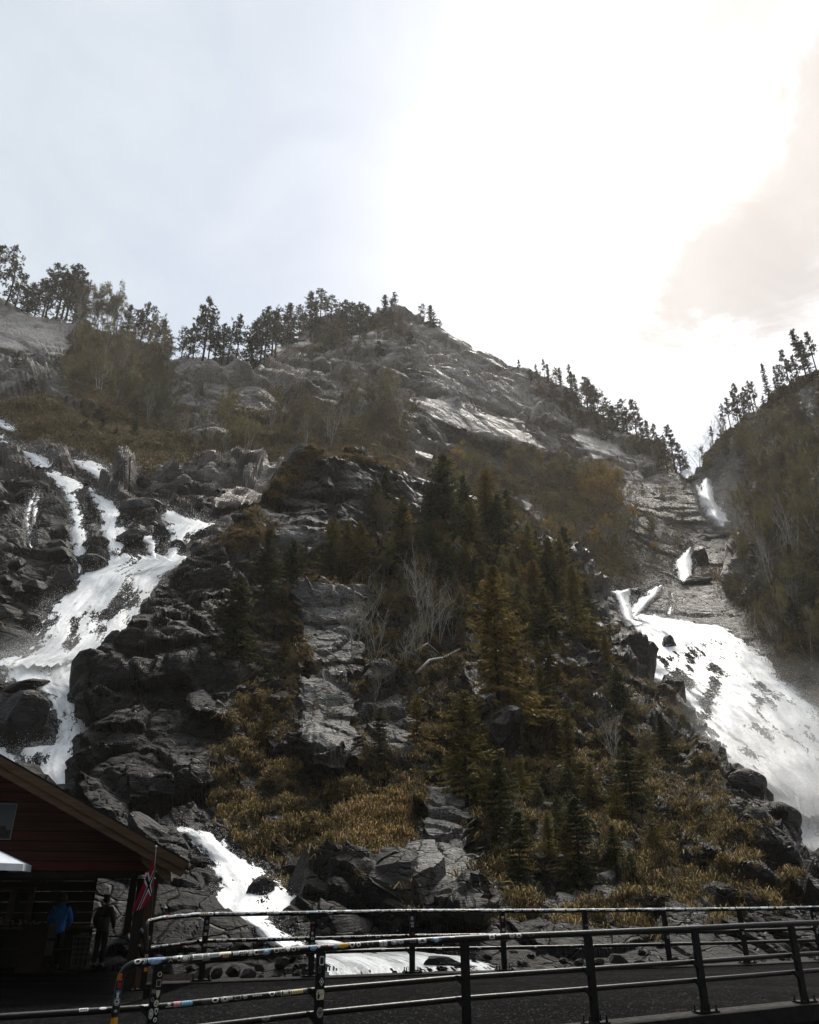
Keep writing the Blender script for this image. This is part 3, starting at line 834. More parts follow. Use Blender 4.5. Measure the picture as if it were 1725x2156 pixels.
M_FOAM = water_material('river_foam', (.60, .63, .65), 2.2, .05, .8)
rng = np.random.default_rng(4)
DROPS = []
def fall(name, key, sheet, nu, nv, lift, hole, edge, drops, mat_=None, drop_r=.06, fly=1.0, kind='structure', fan=.75, gaps=()):
    rows = np.array(WATER[key], float)
    tv = np.linspace(0, 1, nv)
    arc = np.concatenate([[0], np.cumsum(np.hypot(np.diff(rows[:, 0]), np.diff(rows[:, 1:].mean(1))))])
    arc /= arc[-1]
    y_ = np.interp(tv, arc, rows[:, 0])
    l_ = np.interp(tv, arc, rows[:, 1])
    r_ = np.interp(tv, arc, rows[:, 2])
    u = np.linspace(0, 1, nu)
    pad = .10
    X = l_[:, None] + (r_ - l_)[:, None] * (u[None] * (1 + 2 * pad) - pad)
    Yp = np.repeat(y_[:, None], nu, 1)
    un = np.stack([(l_.mean() + (r_ - l_).mean() * u) / 20.0, 0 * u + len(name), 0 * u], -1)
    wob = fbm(un, 3, 61) * 1.0
    Yp = Yp + wob[None] * (11 * np.clip(1 - tv * 7, 0, 1) + 14 * np.clip(1 - (1 - tv) * 6, 0, 1))[:, None] * min(1.0, abs(y_[-1] - y_[0]) / 70)
    D = sheet.Y(X, Yp)
    sc = D.mean() / 80.0
    prof = np.sin(np.clip((u * (1 + 2 * pad) - pad), 0, 1) * math.pi) ** .5
    d = lift * sc * (prof[None] * 1.25 - .25) * np.clip(np.minimum(tv * 14 + .35, 1), 0, 1)[:, None]
    p0 = W(X, Yp, D)
    span = np.linalg.norm(p0[:, -1] - p0[:, 0], axis=1)
    run = np.concatenate([[0], np.cumsum(np.linalg.norm(np.diff(p0[:, nu // 2], axis=0), axis=1))])
    uv = np.stack([np.repeat(((u - .5)[None] * span[:, None]), 1, 0) + X * 0, np.repeat(run[:, None], nu, 1)], -1)
    xm = (p0[..., 0] - p0[..., 0].mean()) * (1 - fan) + uv[..., 0] * fan
    zm = uv[..., 1]
    def field(ax_, al_, oc, seed, g_=.55):
        return fbm(np.stack([xm / (ax_ * sc), zm / (al_ * sc), X * 0 + seed * .37], -1).reshape(-1, 3), oc, seed, g_).reshape(X.shape)
    str_ = field(.9, 7.5, 4, 201)
    patch_ = field(4.2, 8.0, 3, 231)
    grain = .6 * field(.33, .55, 2, 241) + .55 * rng.normal(0, 1, X.shape).clip(-1.6, 1.6)
    d = d + (1.15 * field(3.6, 10.0, 3, 221, .45) + .06 * str_) * lift * sc * .5
    P = W(X, Yp, D - d)
    idx = np.arange(nu * nv).reshape(nv, nu)
    F = np.stack([idx[:-1, :-1], idx[1:, :-1], idx[1:, 1:], idx[:-1, 1:]], -1)
    # ragged edges and thin places where the rock shows
    e = np.minimum(u * (1 + 2 * pad) - pad, 1 - (u * (1 + 2 * pad) - pad))[None] + 0 * X
    e = e * (span[:, None] / (2.2 * sc))
    rag = field(.8, 2.2, 4, 209, .7)
    pen = 0 * X
    for gx, gy, grx, gry, amt in gaps:
        pen = pen + 1.35 * amt * np.exp(-((X - gx) / (1.3 * grx)) ** 2 - ((Yp - gy) / (1.3 * gry)) ** 2)
    thin = .62 * patch_ + .45 * str_ + .22 * rag + .30 * grain - pen
    keep = (e + edge * .45 * rag + .16 * grain > .02) & (thin > hole)
    kq = keep[:-1, :-1] & keep[1:, 1:] & keep[1:, :-1] & keep[:-1, 1:]
    F = F[kq]
    used = np.unique(F)
    rem = np.full(nu * nv, -1)
    rem[used] = np.arange(len(used))
    me = mesh_np(name, P.reshape(-1, 3)[used], rem[F], [mat_ or M_WATER], None, True, None, uv.reshape(-1, 2)[used])
    link(name, me, kind=kind)
    # flung drops: most of them along the ragged edges
    if drops:
        drops = int(drops * .9)
        wgt = np.exp(-np.clip(e, 0, 5) * 1.6) + .10 + .5 * (~keep) + .5 * smooth(-thin, -.1, .7)
        wgt = (wgt * span[:, None]).ravel()
        pick = rng.choice(nu * nv, drops, p=wgt / wgt.sum())
        c = P.reshape(-1, 3)[pick]
        c = c + rng.normal(0, 1, (drops, 3)) * np.array([.55, .5, .45]) * sc * fly * rng.random((drops, 1)) * 1.5 + np.array([0, -.35, .25]) * sc
        DROPS.append((c, .44 * drop_r * sc * (.45 + 1.0 * rng.random(drops) ** 2)))
        # fine spray close over the whole face, in flow-long clots
        m_ = int(drops * .45)
        wgt = (smooth(thin, -.9, .6) + .05) * span[:, None] * (e > -.6)
        pick = rng.choice(nu * nv, m_, p=(wgt / wgt.sum()).ravel())
        c = P.reshape(-1, 3)[pick] + rng.normal(0, 1, (m_, 3)) * np.array([.35, .25, .5]) * sc + np.array([0, -.22, .12]) * sc
        DROPS.append((c, .34 * drop_r * sc * (.5 + rng.random(m_))))
fall('upper_stream', 'top_stream', SH_M, 40, 40, .9, -.9, .8, 500)
fall('upper_cascade', 'upper_step', SH_M, 60, 90, .9, -0.85, .9, 1200)
fall('upper_fan', 'upper_lobe', SH_M, 70, 80, 1.2, -.75, .9, 1500)
fall('veil_fall', 'veil_fall', SH_M, 60, 240, .9, -0.75, 1.0, 2500)
fall('middle_fall', 'middle_fall', SH_M, 80, 140, .9, -0.70, 1.0, 2000)
fall('block_fall', 'block_fall', SH_M, 90, 130, .9, -0.65, 1.1, 2500)
fall('pocket_stream', 'pocket_stream', SH_M, 50, 100, .8, -0.60, 1.0, 1000)
fall('thin_strand', 'thin_strand', SH_M, 12, 120, .5, -0.65, .8, 700)
fall('thin_strand', 'thin_strand.001', SH_M, 12, 100, .5, -0.35, .8, 500)
fall('main_fall', 'great_fall', SH_M, 260, 280, 1.9, -.52, 1.4, 24000, drop_r=.045, fly=1.4, fan=.9, gaps=[(275, 1245, 22, 26, .42), (245, 1262, 18, 20, .35), (160, 1325, 9, 22, .55), (143, 1355, 10, 20, .5), (215, 1290, 14, 16, .25)])
fall('lower_fall', 'lower_fall', SH_M, 190, 330, 1.6, -.54, 1.4, 14000, drop_r=.05, fly=1.2, gaps=[(77, 1598, 14, 14, .6), (164, 1612, 12, 22, .5), (110, 1520, 10, 14, .2)])
fall('side_spill', 'side_spill', SH_M, 60, 60, 1.0, -.6, 1.0, 800)
fall('river_cascade', 'lower_cascade', SH_K, 190, 300, 1.9, -.66, 1.1, 5000, drop_r=.05)
fall('rapids', 'rapids', SH_K, 240, 90, .5, -.34, 1.0, 500, M_FOAM, drop_r=.05)
fall('roof_trickle', 'trickle', SH_K, 12, 60, .5, -.3, 1.0, 300, drop_r=.06)
fall('gorge_lip_fall', 'lip_fall', SH_M, 30, 40, 1.6, -.9, .6, 300)
fall('gorge_fall', 'gorge_fall', SH_M, 60, 130, 3.4, -1.4, .6, 900, fly=1.4)
fall('gorge_jet', 'gorge_side_jet', SH_M, 20, 40, .8, -.6, .8, 300)
fall('step_fall', 'step_fall', SH_M, 60, 100, 1.8, -1.0, .7, 600)
fall('narrow_chute', 'chute', SH_M, 60, 100, 2.0, -1.1, .7, 900)
fall('slide_branch', 'slide_branch', SH_M, 50, 100, 1.4, -.7, .9, 900)
fall('thin_strand', 'thin_strand.002', SH_M, 14, 60, .6, -.4, .8, 300)
fall('roaring_fall', 'roaring_fall', SH_M, 330, 370, 2.6, -.62, 1.7, 42000, drop_r=.055, fly=2.2, fan=.12, gaps=[(1357, 1356, 9, 26, .55), (1427, 1442, 10, 34, .5), (1452, 1420, 10, 40, .55), (1510, 1436, 13, 26, .5), (1490, 1472, 15, 20, .6), (1484, 1506, 12, 24, .55), (1405, 1395, 10, 16, .4), (1600, 1480, 8, 20, .3)])
fall('outflow', 'outflow', SH_M, 140, 140, .9, -.5, .9, 3500)
c = np.concatenate([a for a, b in DROPS])
r = np.concatenate([b for a, b in DROPS])
T4 = np.array([(1, 1, 1), (-1, -1, 1), (-1, 1, -1), (1, -1, -1)], float) * .72
th = rng.random(len(c)) * 6.28
rotz = np.stack([np.stack([np.cos(th), -np.sin(th), 0 * th], -1), np.stack([np.sin(th), np.cos(th), 0 * th], -1), np.stack([0 * th, 0 * th, 0 * th + 1], -1)], 1)
V = c[:, None] + np.einsum('nij,kj->nki', rotz, T4) * r[:, None, None]
F = np.array([(0, 2, 1), (0, 1, 3), (0, 3, 2), (1, 2, 3)])
F = (np.arange(len(c)) * 4)[:, None, None] + F[None]
M_DROP, t, b_, o_ = new_mat('water_drop')
b_.inputs['Base Color'].default_value = (.95, .96, .97, 1)
b_.inputs['Roughness'].default_value = .5
tr_ = N(t, 'ShaderNodeBsdfTranslucent')
tr_.inputs[0].default_value = (.95, .96, .97, 1)
mx_ = N(t, 'ShaderNodeMixShader')
mx_.inputs[0].default_value = .5
L(t, b_.outputs[0], mx_.inputs[1])
L(t, tr_.outputs[0], mx_.inputs[2])
L(t, mx_.outputs[0], o_.inputs[0])
link('spray', mesh_np('spray', V.reshape(-1, 3), F.reshape(-1, 3), [M_DROP]), kind='stuff')

# ---- mist at the feet of the falls
def mist_material(name, dens, seed):
    m = bpy.data.materials.new(name)
    m.use_nodes = True
    t = m.node_tree
    t.nodes.clear()
    o = N(t, 'ShaderNodeOutputMaterial')
    v = N(t, 'ShaderNodeVolumePrincipled')
    v.inputs['Color'].default_value = (.98, .985, .99, 1)
    v.inputs['Anisotropy'].default_value = .0
    co = objco(t)
    ln = N(t, 'ShaderNodeVectorMath', operation='LENGTH')
    L(t, co, ln.inputs[0])
    fall_ = N(t, 'ShaderNodeMapRange', interpolation_type='SMOOTHSTEP')
    fall_.inputs['From Min'].default_value = 1.0
    fall_.inputs['From Max'].default_value = .15
    L(t, ln.outputs['Value'], fall_.inputs['Value'])
    n = noise(t, mapping(t, co, (1, 1, 1), (seed, 0, 0)), 2.3, 4, .6)
    nn = ramp(t, n, [(.36, (0, 0, 0)), (.68, (1, 1, 1))]).outputs[0]
    L(t, math_n(t, 'MULTIPLY', math_n(t, 'MULTIPLY', fall_.outputs[0], nn), dens), v.inputs['Density'])
    L(t, v.outputs[0], o.inputs['Volume'])
    return m
def mist(px_, py_, Y_, rad, dens, seed):
    bm = bmesh.new()
    bmesh.ops.create_icosphere(bm, subdivisions=3, radius=1.0)
    me = bpy.data.meshes.new('mist')
    bm.to_mesh(me)
    bm.free()
    me.materials.append(mist_material('mist', dens, seed))
    o = link('mist', me, None, W(px_, py_, Y_), 'stuff')
    o.scale = rad
mist(1690, 1620, 67, (14, 6, 11), .26, 1.0)
mist(1540, 1065, 168, (11, 7, 12), .045, 2.0)
mist(95, 1388, 56, (6.5, 3, 2.6), .13, 4.0)
mist(1700, 1690, 62, (10, 4, 4.5), .34, 6.0)

# ---- haze: one closed box of thin air round everything
hz = MB()
hz.box((-330, -165, -12.5), (330, 345, 262))
hm = bpy.data.materials.new('haze')
hm.use_nodes = True
t = hm.node_tree
t.nodes.clear()
o_ = N(t, 'ShaderNodeOutputMaterial')
v_ = N(t, 'ShaderNodeVolumePrincipled')
v_.inputs['Color'].default_value = (1.0, .955, .89, 1)
v_.inputs['Density'].default_value = HAZE
v_.inputs['Anisotropy'].default_value = .3
L(t, v_.outputs[0], o_.inputs['Volume'])
hz.obj('haze', hm)['kind'] = 'stuff'

# ================================================================ OBJECTS: boulders
M_BOULDER = rock_material('boulder_rock', (.0075, .0073, .0075), (.030, .029, .028), (.10, .097, .094), (.010, .0065, .0032), (.05, .03, .012), 2.0, .12)
def boulder_mesh(seed, cuts=16):
    r = np.random.default_rng(seed)
    bm = bmesh.new()
    bmesh.ops.create_icosphere(bm, subdivisions=4, radius=1.0)
    P = np.array([v.co[:] for v in bm.verts])
    for _ in range(cuts):
        n = r.normal(0, 1, 3)
        n /= np.linalg.norm(n)
        d = r.uniform(.62, .88)
        ex = P @ n - d
        P = P - np.maximum(ex, 0)[:, None] * n
    P = P / np.abs(P).max(0)
    N_ = P / (np.linalg.norm(P, axis=1)[:, None] + 1e-6)
    P = P + N_ * (.05 * fbm(P * 2.3 + seed, 4, seed))[:, None]
    F = np.array([[v.index for v in f.verts] for f in bm.faces])
    bm.free()
    wet = np.stack([np.zeros(len(P)), np.clip(fbm(P * 1.5 + 9, 2, seed + 9) * .5, 0, .45), np.clip(.55 - .5 * P[:, 2], 0, 1)], -1)
    return mesh_np('boulder', P, F, [M_BOULDER], None, False, wet)
BOULD = [boulder_mesh(300 + i, 10 + 2 * i) for i in range(7)]
rnd = random.Random(11)
def boulder(x, y, rx, ry, sheet, label, group=None, tilt=0.0, var=None, pull=.5, name='boulder'):
    Y = float(sheet.Y(x, y))
    k = Y * (ct - (CY - y) / FPX * st) ** -1 / FPX            # metres per pixel
    o = link(name, BOULD[rnd.randrange(7) if var is None else var])
    a, b = rx * k, ry * k
    o.location = W(x, y, Y - pull * min(a, b))
    o.scale = (a, .85 * (a + b) / 2, b * 1.05)
    o.rotation_euler = (rnd.uniform(-.1, .1), tilt, 0)
    tag(o, label, 'boulder', group)
    return o
for x, y, rx, ry, sh, tilt, lab in [
    (548, 1883, 28, 34, SH_K, 0, 'tall black boulder standing in the white river cascade, water parting round it'),
    (430, 1857, 35, 29, SH_K, .3, 'wet black boulder on the near bank of the cascade beside the roof corner'),
    (422, 1817, 22, 12, SH_K, .1, 'low black rock at the roof corner, above the big wet boulder'),
    (340, 1768, 92, 27, SH_K, .55, 'long sloping black slab behind the roof edge beside the cascade'),
    (628, 1916, 25, 22, SH_K, 0, 'pointed wedge of rock in the cascade just above the far railing'),
    (604, 1955, 33, 17, SH_K, -.4, 'leaning slab of rock behind the far railing between two white chutes'),
    (658, 1822, 56, 28, SH_K, -.2, 'broad flat-faced grey rock on the knoll side of the cascade'),
    (421, 1905, 24, 18, SH_K, .4, 'dark stone below the wet boulder where the cascade widens'),
    (936, 2030, 46, 14, SH_K, .1, 'low black rock in the rapids behind the railing, foam in front of it'),
    (60, 1446, 54, 13, SH_M, -.2, 'flat overhanging slab jutting out beside the lower fall'),
    (40, 1526, 68, 66, SH_M, 0, 'huge black rock dividing the lower fall under the overhanging slab'),
    (300, 1082, 45, 32, SH_M, 0, 'pyramid shaped boulder between the upper cascades'),
    (67, 1024, 40, 13, SH_M, .2, 'flat dark rock under the upper cascade beside the thin strand'),
    (200, 1150, 31, 24, SH_M, .2, 'square dark block right beside the foot of the veil of water'),
    (273, 1138, 38, 23, SH_M, -.2, 'rounded dark rock on the lip of the main fall'),
    (340, 1128, 18, 23, SH_M, 0, 'upright block between the pocket stream and the block fall'),
    (374, 1151, 24, 14, SH_M, .3, 'small dark rock parting the water at the top of the main fall'),
    (290, 1116, 21, 16, SH_M, 0, 'small domed rock in the pocket stream below the pyramid boulder'),
    (193, 1190, 31, 23, SH_M, .3, 'dark angular rock on the bank beside the top of the main fall'),
    (133, 1232, 32, 32, SH_M, 0, 'black shoulder of rock overhanging the edge of the main fall'),
    (133, 1172, 35, 18, SH_M, .4, 'broken slab of rock below the foot of the veil of water'),
    (1409, 1370, 17, 32, SH_M, .15, 'black rock standing out of the top of the roaring fall'),
    (1570, 1660, 48, 38, SH_K, .3, 'dark rock step at the knoll edge beside the foot of the roaring fall'),
    (1632, 1738, 58, 47, SH_K, .35, 'large rounded grey boulder on the bank where the outflow leaves the roaring fall'),
    (1711, 1700, 22, 10, SH_M, 0, 'small rock in the outflow pool under the spray'),
    (1473, 1180, 17, 34, SH_M, 0, 'upright pillar of rock beside the short step fall in the gorge'),
    (1462, 1226, 38, 10, SH_M, -.1, 'flat ledge of rock under the short step fall in the gorge'),
    (1461, 1010, 14, 9, SH_M, 0, 'small rounded rock between the two spouts at the top of the gorge'),
    (1345, 1250, 17, 14, SH_M, .2, 'dark rock splitting the narrow chute from the sliding branch')]:
    boulder(x, y, rx, ry, sh, lab, tilt=tilt)
def cells(pts, refs):
    """For each (x, y, size): where it is inside its stand, and its rank by size there."""
    xs, ys = sorted(p[0] for p in pts), sorted(p[1] for p in pts)
    n = len(pts)
    c = []
    for x, y, h in pts:
        i = min(2, int(3 * xs.index(x) / n)) if n > 6 else 1
        j = min(2, int(3 * ys.index(y) / n)) if n > 6 else 1
        c.append((j, i))
    out = []
    for k, (x, y, h) in enumerate(pts):
        same = sorted((m for m in range(n) if c[m] == c[k]), key=lambda m: -pts[m][2])
        j, i = c[k]
        out.append((same.index(k), ('upper edge', 'middle', 'lower edge')[j] + (' towards ' + refs[0], '', ' towards ' + refs[1])[i]))
    return out
spot = []
def free(x, y, r):
    if any((x - a) ** 2 + (y - b) ** 2 < (.72 * (r + c)) ** 2 for a, b, c in spot):
        return False
    spot.append((x, y, r))
    return True
zones = [((330, 700), (1925, 2062), 46, (11, 27), 'dark stone of the bank below the cascade', 'stones piled on the cascade bank', SH_K, ('the kiosk', 'the rapids')),
         ((1000, 1740), (1985, 2055), 44, (9, 23), 'dark rock along the river under the knoll', 'rocks along the river under the knoll', SH_K, ('the rapids', 'the outflow')),
         ((185, 285), (1830, 2050), 22, (9, 22), 'grey stone seen through the kiosk', 'stones behind the kiosk', SH_K, ('the counter', 'the flag')),
         ((690, 1100), (1915, 1985), 16, (10, 24), 'black rock above the rapids', 'rocks at the knoll foot', SH_K, ('the cascade', 'the road')),
         ((1580, 1725), (1790, 1930), 16, (14, 30), 'tumbled rock below the large grey boulder', 'tumbled rocks on the far bank', SH_K, ('the knoll', 'the outflow')),
         ((-10, 120), (1040, 1320), 12, (12, 28), 'dark rock beside the thin water strands', 'rocks beside the thin strands', SH_M, ('the slope', 'the veil')),
         ((160, 420), (1000, 1130), 16, (8, 20), 'dark rock among the upper cascades', 'rocks among the upper cascades', SH_M, ('the veil', 'the knoll')),
         ((420, 620), (990, 1070), 40, (4, 11), 'scree slab below the mountain cliff', 'scree slabs below the cliff', SH_M, ('the falls', 'the knoll'))]
SIZES = ['largest', 'second largest', 'third largest', 'fourth largest', 'fifth largest', 'sixth largest', 'seventh largest', 'eighth largest', 'small']
for (xa, xb), (ya, yb), n, (ra, rb), lab, grp, sh, refs_ in zones:
    made, got = 0, []
    for _ in range(n * 12):
        if made >= n:
            break
        x, y, r = rnd.uniform(xa, xb), rnd.uniform(ya, yb), ra + (rb - ra) * rnd.random() ** 1.8
        if float(water_mask(np.array([[x]]), np.array([[y]]), list(WATER), 4)[0, 0]) > .3 or not free(x, y, r):
            continue
        got.append((x, y, r))
        made += 1
    for (x, y, r), (k, where) in zip(got, cells(got, refs_)):
        boulder(x, y, r, r * rnd.uniform(.5, .85), sh, f'{SIZES[min(k, 8)]} {lab}, {where}', grp, rnd.uniform(-.5, .5), pull=.95, name='rock')

# ================================================================ vegetation
def leaf_material(name, lo, hi, scale=1.2, trans=.25):
    m, t, b, o = new_mat(name)
    info = N(t, 'ShaderNodeObjectInfo')
    geo = N(t, 'ShaderNodeNewGeometry')
    n = noise(t, objco(t), scale, 3, .7)
    f = math_n(t, 'ADD', math_n(t, 'MULTIPLY', n, .45), math_n(t, 'ADD', math_n(t, 'MULTIPLY', geo.outputs['Random Per Island'], .4), math_n(t, 'MULTIPLY', info.outputs['Random'], .3)))
    c = ramp(t, f, [(.25, lo), (.85, hi)]).outputs[0]
    L(t, c, b.inputs['Base Color'])
    b.inputs['Roughness'].default_value = .8
    b.inputs['Specular IOR Level'].default_value = .12
    tr = N(t, 'ShaderNodeBsdfTranslucent')
    L(t, c, tr.inputs[0])
    mx = N(t, 'ShaderNodeMixShader')
    mx.inputs[0].default_value = trans
    L(t, b.outputs[0], mx.inputs[1])
    L(t, tr.outputs[0], mx.inputs[2])
    L(t, mx.outputs[0], o.inputs[0])
    return m
M_SPRUCE = leaf_material('spruce_needles', (.009, .012, .006), (.085, .088, .034))
M_SPRUCE_OLIVE = leaf_material('olive_needles', (.020, .0185, .006), (.21, .172, .046))
M_SPRUCE_RUST = leaf_material('rusty_needles', (.026, .020, .007), (.21, .15, .042))
M_PINE = leaf_material('pine_needles', (.007, .009, .005), (.042, .044, .022))
M_PINE_WARM = leaf_material('warm_pine_needles', (.014, .010, .004), (.085, .056, .018))
M_BIRCH_OLIVE = leaf_material('olive_leaf', (.035, .031, .013), (.21, .18, .07))
M_BIRCH_ORANGE = leaf_material('orange_leaf', (.07, .044, .012), (.42, .27, .062))
M_BIRCH_PALE = leaf_material('pale_leaf', (.08, .075, .05), (.27, .26, .18))
M_BIRCH_BROWN = leaf_material('brown_twig_leaf', (.025, .020, .011), (.16, .125, .066))
M_BARK = simple('dark_bark', (.022, .018, .015), .85, .4, 5, spec=.2)
M_BIRCHBARK = simple('pale_birch_bark', (.30, .285, .26), .7, .5, 3, spec=.3, stretch=(1, 1, 4))
M_GREYBARK = simple('grey_bark', (.075, .068, .06), .8, .4, 4, spec=.2)

def tris(C, D, Ln, Wd, r):
    """Pointed leaf faces: base centres C, directions D, lengths Ln, widths Wd."""
    D = D / (np.linalg.norm(D, axis=1)[:, None] + 1e-9)
    side = np.cross(D, r.normal(0, 1, D.shape))
    side /= np.linalg.norm(side, axis=1)[:, None] + 1e-9
    Ln = np.asarray(Ln).reshape(-1, 1)
    Wd = np.asarray(Wd).reshape(-1, 1)
    V = np.stack([C - side * Wd / 2, C + side * Wd / 2, C + D * Ln], 1)
    return V.reshape(-1, 3)
def tri_mesh(name, V, m):
    return mesh_np(name, V, np.arange(len(V)).reshape(-1, 3), [m], None, False)
def spruce(seed, mat_, slim=.22, dens=1.0):
    """Height 1, drooping whorls; returns trunk and crown meshes."""
    r = np.random.default_rng(seed)
    out = []
    zz = .05
    while zz < .985:
        t = (zz - .05) / .95
        reach = slim * (1 - t) ** .80 * (1.0 + .25 * math.sin(9 * zz + seed)) + .012
        nb = int(r.integers(6, 10) * dens)
        a0 = r.random() * 6.28
        for k in range(nb):
            if r.random() < .18:
                continue
            a = a0 + 6.283 * k / nb + r.normal(0, .18)
            ln = reach * r.uniform(.45, 1.30)
            droop = .55 - .75 * t + r.normal(0, .08)
            s = np.linspace(.12, 1, max(4, int(6 + 26 * ln)))
            x = s * ln
            zc = zz - droop * x * (.6 + .4 * s) + .22 * ln * s ** 3
            C = np.stack([np.cos(a) * x, np.sin(a) * x, zc], -1)
            for q in range(3):
                ang = a + r.choice([-1, 1], len(s)) * r.uniform(.35, 1.15, len(s))
                D = np.stack([np.cos(ang), np.sin(ang), r.normal(-.28, .22, len(s))], -1)
                out.append(tris(C + r.normal(0, .004, C.shape), D, (.020 + .22 * ln * (1.15 - s)) * r.uniform(.6, 1.3, len(s)), .010 + .045 * ln, r))
        zz += (.027 + .030 * (1 - t)) * r.uniform(.6, 1.4)
    top = np.array([[0, 0, .94]] * 8)
    out.append(tris(top + r.normal(0, .004, top.shape), r.normal(0, .3, top.shape) + [0, 0, 1], .06, .012, r))
    tb = MB().tube([(0, 0, -.06), (0, 0, .3), (0, 0, .97)], [.017, .011, .002], 6)
    return tb.mesh('trunk', M_BARK), tri_mesh('crown', np.concatenate(out), mat_)
def pine(seed, mat_, bare=.38, spread=.2, dens=1.0):
    """Height 1 Scots pine: bare lower stem, loose tufts in irregular tiers."""
    r = np.random.default_rng(seed)
    tb = MB()
    bend = r.normal(0, .02, 2)
    stem = lambda zq: np.array([bend[0] * math.sin(3 * zq), bend[1] * math.sin(2.3 * zq + 1), zq])
    tb.tube([stem(q) for q in (-.06, .2, .45, .7, .97)], [.017, .014, .011, .007, .002], 6)
    out = []
    n = int(r.integers(40, 52) * dens)
    for i in range(n):
        zq = bare + (1 - bare) * (i + r.random()) / n
        t = (zq - bare) / (1 - bare)
        if t < .15 and r.random() < .45:
            continue
        reach = spread * (1 - t ** 1.6) ** .7 * (.45 + .55 * min(1, t * 3.5)) * r.uniform(.45, 1.25) + .015
        a = r.random() * 6.283
        p0 = stem(zq)
        tip = p0 + np.array([math.cos(a) * reach, math.sin(a) * reach, reach * r.uniform(-.25, .4)])
        tb.tube([p0, (p0 + tip) / 2 + [0, 0, -.01], tip], [.005, .0035, .0015], 4, cap=False)
        for j in range(int(4 + 40 * reach)):
            c = p0 + (tip - p0) * r.uniform(.35, 1.05) + r.normal(0, .010 + .06 * reach, 3)
            m_ = 10
            D = r.normal(0, 1, (m_, 3)) + [0, 0, .55]
            out.append(tris(np.repeat(c[None], m_, 0), D, r.uniform(.021, .041, m_), .012, r))
    c = np.repeat(stem(.97)[None], 14, 0)
    out.append(tris(c, r.normal(0, .6, c.shape) + [0, 0, .8], .04, .01, r))
    return tb.mesh('trunk', M_BARK), tri_mesh('crown', np.concatenate(out), mat_)
def birch(seed, mat_, bark, leaves=1.0, leaf=.020, forks=3, width=.30):
    """Height 1 thin broadleaf: slender stems, fine twigs, sparse leaves."""
    r = np.random.default_rng(seed)
    tb = MB()
    tips = []
    def grow(p, d, ln, rad, lev):
        pts = [p]
        for i in range(3):
            d = d + r.normal(0, .13, 3) + np.array([0, 0, .07])
            d /= np.linalg.norm(d)
            pts.append(pts[-1] + d * ln / 3)
        tb.tube(pts, np.linspace(rad, rad * .45, 4), 4 if lev < 2 else 3, cap=False)
        if lev >= 3:
            tips.extend(pts[1:])
            return
        for i in range(r.integers(3, 5) if lev else 6):
            k = r.uniform(.3, 1.0) if lev else .28 + .72 * (i + r.random()) / 6
            q = pts[0] + (pts[-1] - pts[0]) * k
            a = r.random() * 6.283
            sd = np.array([math.cos(a), math.sin(a), r.uniform(.3, 1.1)])
            sd /= np.linalg.norm(sd)
            nd = d * .45 + sd * .8
            grow(q, nd / np.linalg.norm(nd), ln * r.uniform(.34, .52) * (1.15 - .5 * k if not lev else 1), rad * .42, lev + 1)
        tips.append(pts[-1])
    for f_ in range(forks):
        a = r.random() * 6.283
        lean = np.array([math.cos(a) * width * .55, math.sin(a) * width * .55, 1.0]) if forks > 1 else np.array([.03, .02, 1.0])
        grow(np.array([0, 0, -.05]) + np.array([math.cos(a), math.sin(a), 0]) * .012, lean / np.linalg.norm(lean), r.uniform(.75, 1.0), .0105, 0)
    T = np.array(tips)
    n = int(len(T) * 2.6 * leaves)
    pick = r.integers(0, len(T), n)
    C = T[pick] + r.normal(0, .018, (n, 3))
    return tb.mesh('trunk', bark), tri_mesh('crown', tris(C, r.normal(0, 1, (n, 3)), leaf * r.uniform(.6, 1.3, n), leaf * .8, r), mat_)

SPR = [spruce(1, M_SPRUCE, .30, 1.25), spruce(2, M_SPRUCE, .34, 1.25), spruce(3, M_SPRUCE, .26, 1.2)]
SPO = [spruce(4, M_SPRUCE_OLIVE, .31, 1.25), spruce(5, M_SPRUCE_OLIVE, .36, 1.25), spruce(6, M_SPRUCE_OLIVE, .27, 1.2)]
SPU = [spruce(7, M_SPRUCE_RUST, .33, 1.25), spruce(8, M_SPRUCE_RUST, .28, 1.2)]
PIN = [pine(11, M_PINE, .20, .22), pine(12, M_PINE, .30, .24), pine(13, M_PINE, .10, .25), pine(14, M_PINE, .34, .20), pine(15, M_PINE, .05, .28), spruce(19, M_PINE, .27, .9)]
PIS = [pine(41, M_PINE_WARM, .34, .13, .8), pine(42, M_PINE_WARM, .45, .12, .8), pine(43, M_PINE_WARM, .25, .14, .8), spruce(44, M_PINE_WARM, .15, .8)]
PIW = [pine(16, M_PINE_WARM, .26, .22), pine(17, M_PINE_WARM, .36, .20), pine(18, M_PINE_WARM, .08, .26), spruce(20, M_PINE_WARM, .25, .9)]
BIO = [birch(21, M_BIRCH_OLIVE, M_GREYBARK, 2.2), birch(22, M_BIRCH_OLIVE, M_GREYBARK, 2.4, forks=2), birch(23, M_BIRCH_OLIVE, M_BIRCHBARK, 1.8)]
BIR = [birch(24, M_BIRCH_ORANGE, M_GREYBARK, 2.0), birch(25, M_BIRCH_ORANGE, M_GREYBARK, 1.7, forks=2)]
BIB = [birch(26, M_BIRCH_BROWN, M_BIRCHBARK, .8, .016), birch(27, M_BIRCH_BROWN, M_GREYBARK, 1.4, .018, forks=2), birch(28, M_BIRCH_BROWN, M_GREYBARK, 1.9, .020)]
BIP = [birch(29, M_BIRCH_PALE, M_BIRCHBARK, .55, .020), birch(30, M_BIRCH_PALE, M_BIRCHBARK, .35, .016, forks=4)]
BARE = [birch(31, M_BIRCH_BROWN, M_BIRCHBARK, .25, .014, forks=4, width=.5), birch(32, M_BIRCH_BROWN, M_BIRCHBARK, .2, .012, forks=3, width=.45)]

